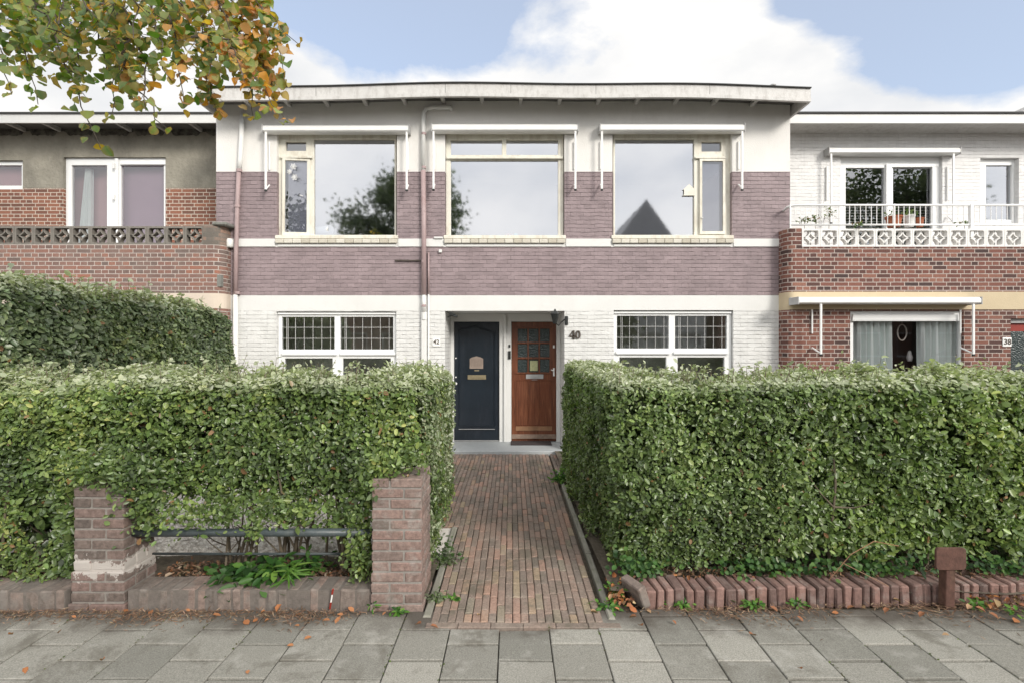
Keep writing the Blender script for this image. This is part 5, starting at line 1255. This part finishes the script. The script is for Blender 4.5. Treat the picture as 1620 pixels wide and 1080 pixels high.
# needles and crumbs swept against the edgings
n = 7000; xs_ = np.where(RS.rand(n) < .55, RS.uniform(-3.9, -.75, n), RS.uniform(.68, 4.3, n)); yc_ = np.where(xs_ < 0, 3.275, 3.30 + .045 * np.clip(xs_ - .9, 0, 4) * .8)
nzz = vnoise(np.stack([xs_, xs_ * 0, xs_ * 0], 1), 2.2, 77)
p = np.stack([xs_, yc_ - np.abs(RS.normal(0, .05, n)) * (.3 + 1.9 * nzz), np.abs(RS.normal(0, .004, n)) + .003], 1)
keepn = RS.rand(n) < np.clip(nzz * 1.6 - .2, .1, 1); p = p[keepn]; n = len(p)
s = RS.uniform(.015, .05, n)
tag(leaves('debris', p, RS.normal(0, .2, (n, 3)) + [0, 0, 1], RS.normal(0, 1, (n, 3)) * [1, 1, .15], s, s * .09 + .002, palette(n, [(.20, .12, .08), (.28, .18, .12), (.14, .09, .06), (.36, .26, .18)], [2, 2, 2, 1]), M['leaf_dry'], None, 'blade', .1, .1), 'dry needles and crumbs swept against the brick edgings', kind='stuff')
spots = [(160, 1043), (92, 1000), (40, 1064), (20, 1002), (412, 970), (437, 967), (418, 984), (466, 988), (493, 1005), (465, 1019), (392, 1064), (541, 955), (543, 972), (510, 980), (657, 987), (694, 993), (1011, 987), (1070, 986), (1271, 982), (1195, 1004), (1263, 1055), (1158, 955), (1362, 959), (1425, 951), (1530, 962), (760, 900 + 70), (946, 968), (1490, 1003), (1316, 968), (1605, 983), (386, 980), (400, 1003 - 20), (197, 967), (240, 963), (478, 968), (530, 985), (560, 966), (605, 972), (350, 972), (300, 966), (120, 975), (1110, 962), (1230, 966), (1340, 962), (1400, 968), (1455, 975), (1560, 968), (1580, 978), (995, 975), (1030, 968)]
fl = None
for k, (px, py) in enumerate(spots):
    d_ = F0 * (H - .012) / (py - HY); x = X(px, d_)
    if fl is None or k % 7 == 0:
        a = RS.normal(0, .25, (1, 3)) + [0, -.1, 1]; s = np.array([.05])
        fl = leaves('fallen_leaf', np.array([[x, d_, .008]]), a, np.array([[1., .3, .1]]), s, s * .7, np.array([DRY[(k // 7) % 4]]), M['leaf_dry'], None, 'oval', .6, -.5, origin=(x, d_, .008))
        o = fl
    else:
        o = fl.copy(); COL.objects.link(o)
    o.location = (x, d_, .008 + .0005 * k % .004); o.rotation_euler = (0, 0, random.uniform(0, 6.28)); q = random.uniform(.55, 1.15); o.scale = (q, q, q)
    tag(o, 'single dry orange leaf lying loose on the grey pavement slabs', 'leaf', 'fallen leaves scattered on the pavement')

# ------------------------------------------------------------------ autumn branches, top left (street tree standing left of the photographer)
tree = thing('tree', 'autumn tree with round green and orange leaves hanging into the top left corner', 'tree', (-3.6, 1.2, 0))
mb = MB(); mb.tube([(-3.6, 1.2, -.05), (-3.58, 1.2, .6), (-3.5, 1.25, 1.8), (-3.35, 1.4, 3.0), (-3.2, 1.5, 4.4), (-3.1, 1.2, 6.5), (-3.1, .9, 9.5)], [.17, .14, .125, .11, .09, .07, .03], 14)
mb.tube([(-3.4, 1.35, 2.7), (-2.9, 1.7, 3.6), (-2.2, 2.1, 4.3), (-1.3, 2.5, 4.5)], [.07, .05, .035, .015], 8)
mb.tube([(-3.35, 1.4, 3.0), (-3.0, 2.1, 3.9), (-2.6, 2.7, 4.3), (-2.2, 3.2, 4.3)], [.06, .045, .03, .014], 8)
mb.tube([(-3.3, 1.45, 3.6), (-3.7, 2.4, 4.4), (-3.9, 3.3, 4.6)], [.05, .035, .014], 8)
obj('trunk', mb, M['bark'], tree, smooth=True, weld=False)
# hanging twigs: start and tip as picture directions with their own distance
TW = [((-40, -60), (18, 150), 2.7), ((10, -80), (62, 165), 2.9), ((60, -90), (120, 150), 2.8), ((90, 0), (158, 236), 2.6), ((40, -10), (100, 60), 2.3), ((130, -60), (168, 128), 2.5), ((150, -40), (178, 188), 3.0), ((120, 40), (230, 60), 2.4),
      ((190, -60), (200, 150), 2.6), ((170, -20), (232, 175), 2.3), ((200, 60), (262, 206), 2.5), ((230, -70), (262, 130), 2.2), ((260, -50), (292, 172), 2.9), ((250, -20), (330, 120), 2.6), ((300, -40), (330, 165), 3.1), ((300, -80), (372, 70), 2.7),
      ((330, -10), (398, 192), 3.0), ((300, 60), (388, 130), 2.6), ((340, -40), (452, 196), 3.2), ((350, 60), (446, 182), 2.9), ((330, -60), (452, 128), 3.1), ((340, -70), (470, 72), 3.0), ((300, -90), (420, 30), 2.9), ((80, -60), (90, 40), 2.0), ((200, -60), (215, 60), 2.1), ((140, -80), (150, 30), 1.9),
      ((330, 100), (345, 185), 3.3), ((260, -90), (380, 90), 3.3), ((0, -80), (40, 110), 3.3), ((60, -80), (130, 110), 3.4), ((220, -70), (300, 100), 3.5), ((330, 60), (425, 105), 3.3), ((20, 0), (140, 130), 2.7)]
tw = MB(); LP, LN, LU, LS, LC = [], [], [], [], []
AUT = [(.06, .13, .018), (.10, .18, .025), (.15, .22, .035), (.22, .26, .06), (.33, .28, .08), (.52, .33, .05), (.62, .26, .05), (.56, .24, .12), (.40, .27, .18)]
for k, ((ax, ay), (bx_, by), dd) in enumerate(TW):
    a, e = P(ax, ay, dd + random.uniform(-.1, .25)), P(bx_, by, dd)
    n = 12; L_ = (e - a).length; pts = []
    side = Vector((random.gauss(0, .05), random.gauss(0, .08), random.uniform(.04, .12)))
    for q in range(n + 1):
        t = q / n; pts.append(a.lerp(e, t) + side * math.sin(math.pi * t) + Vector((random.gauss(0, .006),) * 3))
    tw.tube(pts, [.0055 * (1 - .8 * q / n) + .001 for q in range(n + 1)], 5)
    orange = min(1, max(0, (bx_ - 70) / 420 + random.uniform(-.2, .2)))
    m = int(L_ / .0195)
    for q in range(m):
        t = (q + random.random()) / m; base = pts[min(n - 1, int(t * n))].lerp(pts[min(n, int(t * n) + 1)], t * n % 1)
        reps = 1 if t > .8 else random.choice((2, 3, 4))
        for _ in range(reps):
            sub = Vector((random.gauss(0, 1), random.gauss(0, 1), random.gauss(-.3, .6))).normalized() * random.uniform(.015, .05 + .13 * (1 - t) * (reps > 1))
            LP.append(base + sub); tw.tube([base, base + sub], [.0016, .0008], 3, cap=False) if sub.length > .05 else None
            LN.append((random.gauss(0, .6), random.gauss(-.7, .6), random.gauss(.5, .5))); LU.append((random.gauss(0, .5) + .1, random.gauss(-.1, .5), random.gauss(-.8, .35)))
            LS.append(random.uniform(.030, .061) * dd / 2.7); u = random.random()
            LC.append(AUT[min(8, int((u ** (1.7 - 1.1 * orange)) * (5.0 + 4.5 * orange)))])
LP, LN, LU, LS, LC = map(np.array, (LP, LN, LU, LS, LC))
obj('twigs', tw, M['bark'], tree, weld=False)
LC = np.clip(LC * RS.uniform(1.0, 1.75, (len(LC), 1)), 0, 1)
fine_leaves('crown', LP, LN, LU, LS, LS * RS.uniform(.85, 1.05, len(LS)), LC, M['leaf_autumn'], tree, edge=(.42, .22, .07))
# upper crown above the picture
n = 2600; q = unit(RS.normal(0, 1, (n, 3))) * RS.uniform(.5, 1, (n, 1)) * [2.0, 1.7, 1.2]; p = q + [-3.1, .8, 9.6]
s = RS.uniform(.06, .1, n); leaves('upper_crown', p, RS.normal(0, 1, (n, 3)) + [0, 0, 1], RS.normal(0, 1, (n, 3)), s, s * .9, palette(n, AUT, [3, 3, 3, 2, 2, 1, 1, 1, 1]), M['leaf_soft'], tree, 'round')

# ------------------------------------------------------------------ across the street (seen only in the panes)
def far_tree(x, y, zc, rx, rz, label, seed, cols):
    t = thing('tree', label, 'tree', (x, y, 0), 'trees across the street'); mb = MB(); mb.tube([(x, y, -.1), (x + .1, y, zc * .5), (x, y, zc)], [.3, .2, .08], 10)
    for q in range(7):
        a = q * .9; mb.tube([(x, y, zc * .6), (x + rx * .6 * math.cos(a), y + rx * .5 * math.sin(a), zc + rz * .3)], [.1, .02], 6)
    obj('trunk', mb, M['bark'], t)
    n = 15000; c0 = unit(RS.normal(0, 1, (70, 3))) * RS.uniform(.35, 1, (70, 1)) * [rx, rx * .8, rz]; p = c0[RS.randint(0, 70, n)] + RS.normal(0, .5, (n, 3)) + [x, y, zc]
    s = RS.uniform(.16, .34, n); leaves('crown', p, RS.normal(0, 1, (n, 3)) + [0, .5, .5], RS.normal(0, 1, (n, 3)), s, s * .6, palette(n, cols, [2, 3, 3, 1]), M['leaf_soft'], t); return t
far_tree(-5.9, -14.5, 8.2, 4.2, 4.0, 'broad green tree across the street, mirrored in the upper windows', 1, [(.06, .085, .045), (.09, .12, .06), (.13, .17, .08), (.20, .24, .12)])
far_tree(24.5, -15, 9.0, 5.2, 5.2, 'tree across the street mirrored in the right balcony doors', 2, [(.06, .085, .045), (.09, .12, .06), (.13, .17, .08), (.20, .24, .12)])
far_tree(4.9, -11.5, 3.0, 1.3, 1.6, 'small tree across the street mirrored in the lower right window', 3, [(.06, .085, .045), (.09, .12, .06), (.13, .17, .08), (.20, .24, .12)])
def opp(x0, x1, zt, mat, label, gable=None):
    t = thing('house', label, 'house', ((x0 + x1) / 2, -16, 0), 'houses across the street')
    mb = MB(); hs = []; x = x0 + .8
    while x + 1.6 < x1: hs += [(x, x + 1.6, .9, 2.4)]; x += 2.5
    mb.plate(x0, x1, -.04, zt, hs, -16, -15.6); mb.v = [(v[0], -31.6 - v[1], v[2]) for v in mb.v]; mb.box(x0 + .01, x1 - .01, -24, -16.05, -.04, zt - .01); obj('wall', mb, mat, t)
    mb = MB()
    if gable:
        gx, gz, sl = gable; hw_ = (gz - zt) / sl; mb.prism([(gx - hw_, zt), (gx + hw_, zt), (gx, gz)], -24, -15.3)
    else: mb.box(x0 - .2, x1 + .2, -24, -15.2, zt, zt + .2)
    obj('roof', mb, M['roof_dark'], t)
    mb = MB()
    for h in hs: mb.plate(h[0], h[1], h[2], h[3], [(h[0] + .1, h[1] - .1, h[2] + .1, h[3] - .1)], -15.75, -15.7)
    obj('window', mb, M['upvc'], t)
M['roof_dark'] = plain('roof_dark', (.40, .40, .41), .8, .1, 6, .01, 20)
opp(4.6, 12.2, 5.2, M['white_smooth'], 'white house with a steep dark roof across the street', (8.4, 10.7, 1.42))
opp(-3.2, 4.3, 5.6, M['orange_brick'], 'orange brick house across the street facing the doors')
opp(-14, -3.4, 5.6, M['orange_brick'], 'long orange brick house across the street on the left')
opp(13, 34, 5.0, M['orange_brick'], 'orange brick terrace across the street on the right')
mb = MB(); mb.box(-30, 30, -13.2, -9.5, -.1, -.02); tag(obj('far_pavement', mb, M['concrete']), kind='structure')

# ------------------------------------------------------------------ sky, sun, camera
wld = bpy.data.worlds.new('World'); scn.world = wld; wld.use_nodes = True; nt = wld.node_tree
for n_ in list(nt.nodes): nt.nodes.remove(n_)
def wn(typ, ins=None, **kw):
    nd = nt.nodes.new('ShaderNode' + typ)
    for k, v in kw.items(): setattr(nd, k, v)
    for k, v in (ins or {}).items():
        if isinstance(v, bpy.types.NodeSocket): nt.links.new(v, nd.inputs[k])
        else: nd.inputs[k].default_value = v
    return nd
SUN_EL, SUN_AZ = math.radians(27), math.radians(140)     # azimuth clockwise from +Y
sky = wn('TexSky', sky_type='NISHITA', sun_disc=False, sun_elevation=SUN_EL, sun_rotation=SUN_AZ, air_density=1.0, dust_density=1.0, ozone_density=1.5)
tc = wn('TexCoord').outputs['Generated']
mp = wn('Mapping', {'Vector': tc, 'Scale': (1, 1, 1.9)}).outputs[0]
nz = wn('TexNoise', {'Vector': mp, 'Scale': 3.1, 'Detail': 10.0, 'Roughness': .60, 'Distortion': .2}).outputs[0]
def M2(op, a, b=0.0, clamp=False): return wn('Math', {0: a, 1: b}, operation=op, use_clamp=clamp).outputs[0]
def hole(px, py, size):   # opening in the cloud cover around a sky direction
    v = Vector(((px - 810) / F0, 1, (HY - py) / F0)).normalized()
    dt = wn('VectorMath', {0: tc, 1: tuple(v)}, operation='DOT_PRODUCT').outputs['Value']
    r = wn('MapRange', {'Value': dt, 'From Min': math.cos(size), 'From Max': 1.0, 'To Min': 0.0, 'To Max': 1.0}); r.clamp = True
    return r.outputs[0]
acc = None
for px, py, size, k in ((600, -70, .23, .55), (745, 20, .11, .20), (1540, -80, .24, .60), (1610, 40, .15, .30), (1300, -90, .14, .30), (60, 80, .13, .30), (860, -60, .10, .2)):
    h_ = M2('MULTIPLY', hole(px, py, size), k); acc = h_ if acc is None else M2('ADD', acc, h_)
zz_ = wn('SeparateXYZ', {0: tc}).outputs[2]
low = wn('MapRange', {'Value': zz_, 'From Min': .50, 'From Max': .34, 'To Min': -.02, 'To Max': .24}); low.clamp = True
cov = M2('ADD', M2('ADD', M2('SUBTRACT', nz, acc), .165), low.outputs[0])
msk = wn('ValToRGB', {'Fac': cov}); msk.color_ramp.elements[0].position = .41; msk.color_ramp.elements[1].position = .57
shade = wn('TexNoise', {'Vector': mp, 'Scale': 4.5, 'Detail': 7.0, 'Roughness': .5}).outputs[0]
cc = wn('ValToRGB', {'Fac': shade}); cc.color_ramp.elements[0].position = .3; cc.color_ramp.elements[0].color = (.76, .775, .80, 1); cc.color_ramp.elements[1].position = .6; cc.color_ramp.elements[1].color = (1, .985, .96, 1)
yy_ = wn('SeparateXYZ', {0: tc}).outputs[1]      # thin cloud is brighter round the veiled sun, behind the photographer
br = wn('MapRange', {'Value': yy_, 'From Min': .45, 'From Max': -.6, 'To Min': 4.0, 'To Max': 7.8}); br.clamp = True
cs = wn('VectorMath', {0: cc.outputs[0], 'Scale': br.outputs[0]}, operation='SCALE').outputs[0]
sk = wn('VectorMath', {0: sky.outputs[0], 'Scale': .68}, operation='SCALE').outputs[0]
hz = wn('MixRGB', {0: .38, 1: sk, 2: (3.7, 4.0, 4.6, 1)}).outputs[0]
mx = wn('MixRGB', {0: msk.outputs[0], 1: hz, 2: cs}).outputs[0]
bg = wn('Background', {'Color': mx, 'Strength': .125}); wo = wn('OutputWorld'); nt.links.new(bg.outputs[0], wo.inputs[0])
sl = bpy.data.lights.new('sun', 'SUN'); sl.energy = 1.45; sl.angle = math.radians(16); sl.color = (1, .945, .86)
so = bpy.data.objects.new('sun', sl); COL.objects.link(so)
dirv = Vector((math.sin(SUN_AZ) * math.cos(SUN_EL), math.cos(SUN_AZ) * math.cos(SUN_EL), math.sin(SUN_EL)))
so.rotation_euler = (-dirv).to_track_quat('-Z', 'Y').to_euler(); so.location = dirv * 20
cam = bpy.data.cameras.new('camera'); cam.sensor_width = 36; cam.lens = F0 / 1620 * 36; cam.shift_y = 3 / 1620; cam.clip_end = 500; cam.clip_start = .05
co = bpy.data.objects.new('camera', cam); COL.objects.link(co); co.location = (0, 0, H); co.rotation_euler = (math.pi / 2, 0, 0); scn.camera = co
scn.view_settings.view_transform = 'Standard'; scn.view_settings.look = 'None'; scn.view_settings.gamma = 1; scn.view_settings.exposure = 1.12
scn.cycles.max_bounces = 8; scn.cycles.transparent_max_bounces = 12; scn.cycles.use_denoising = True
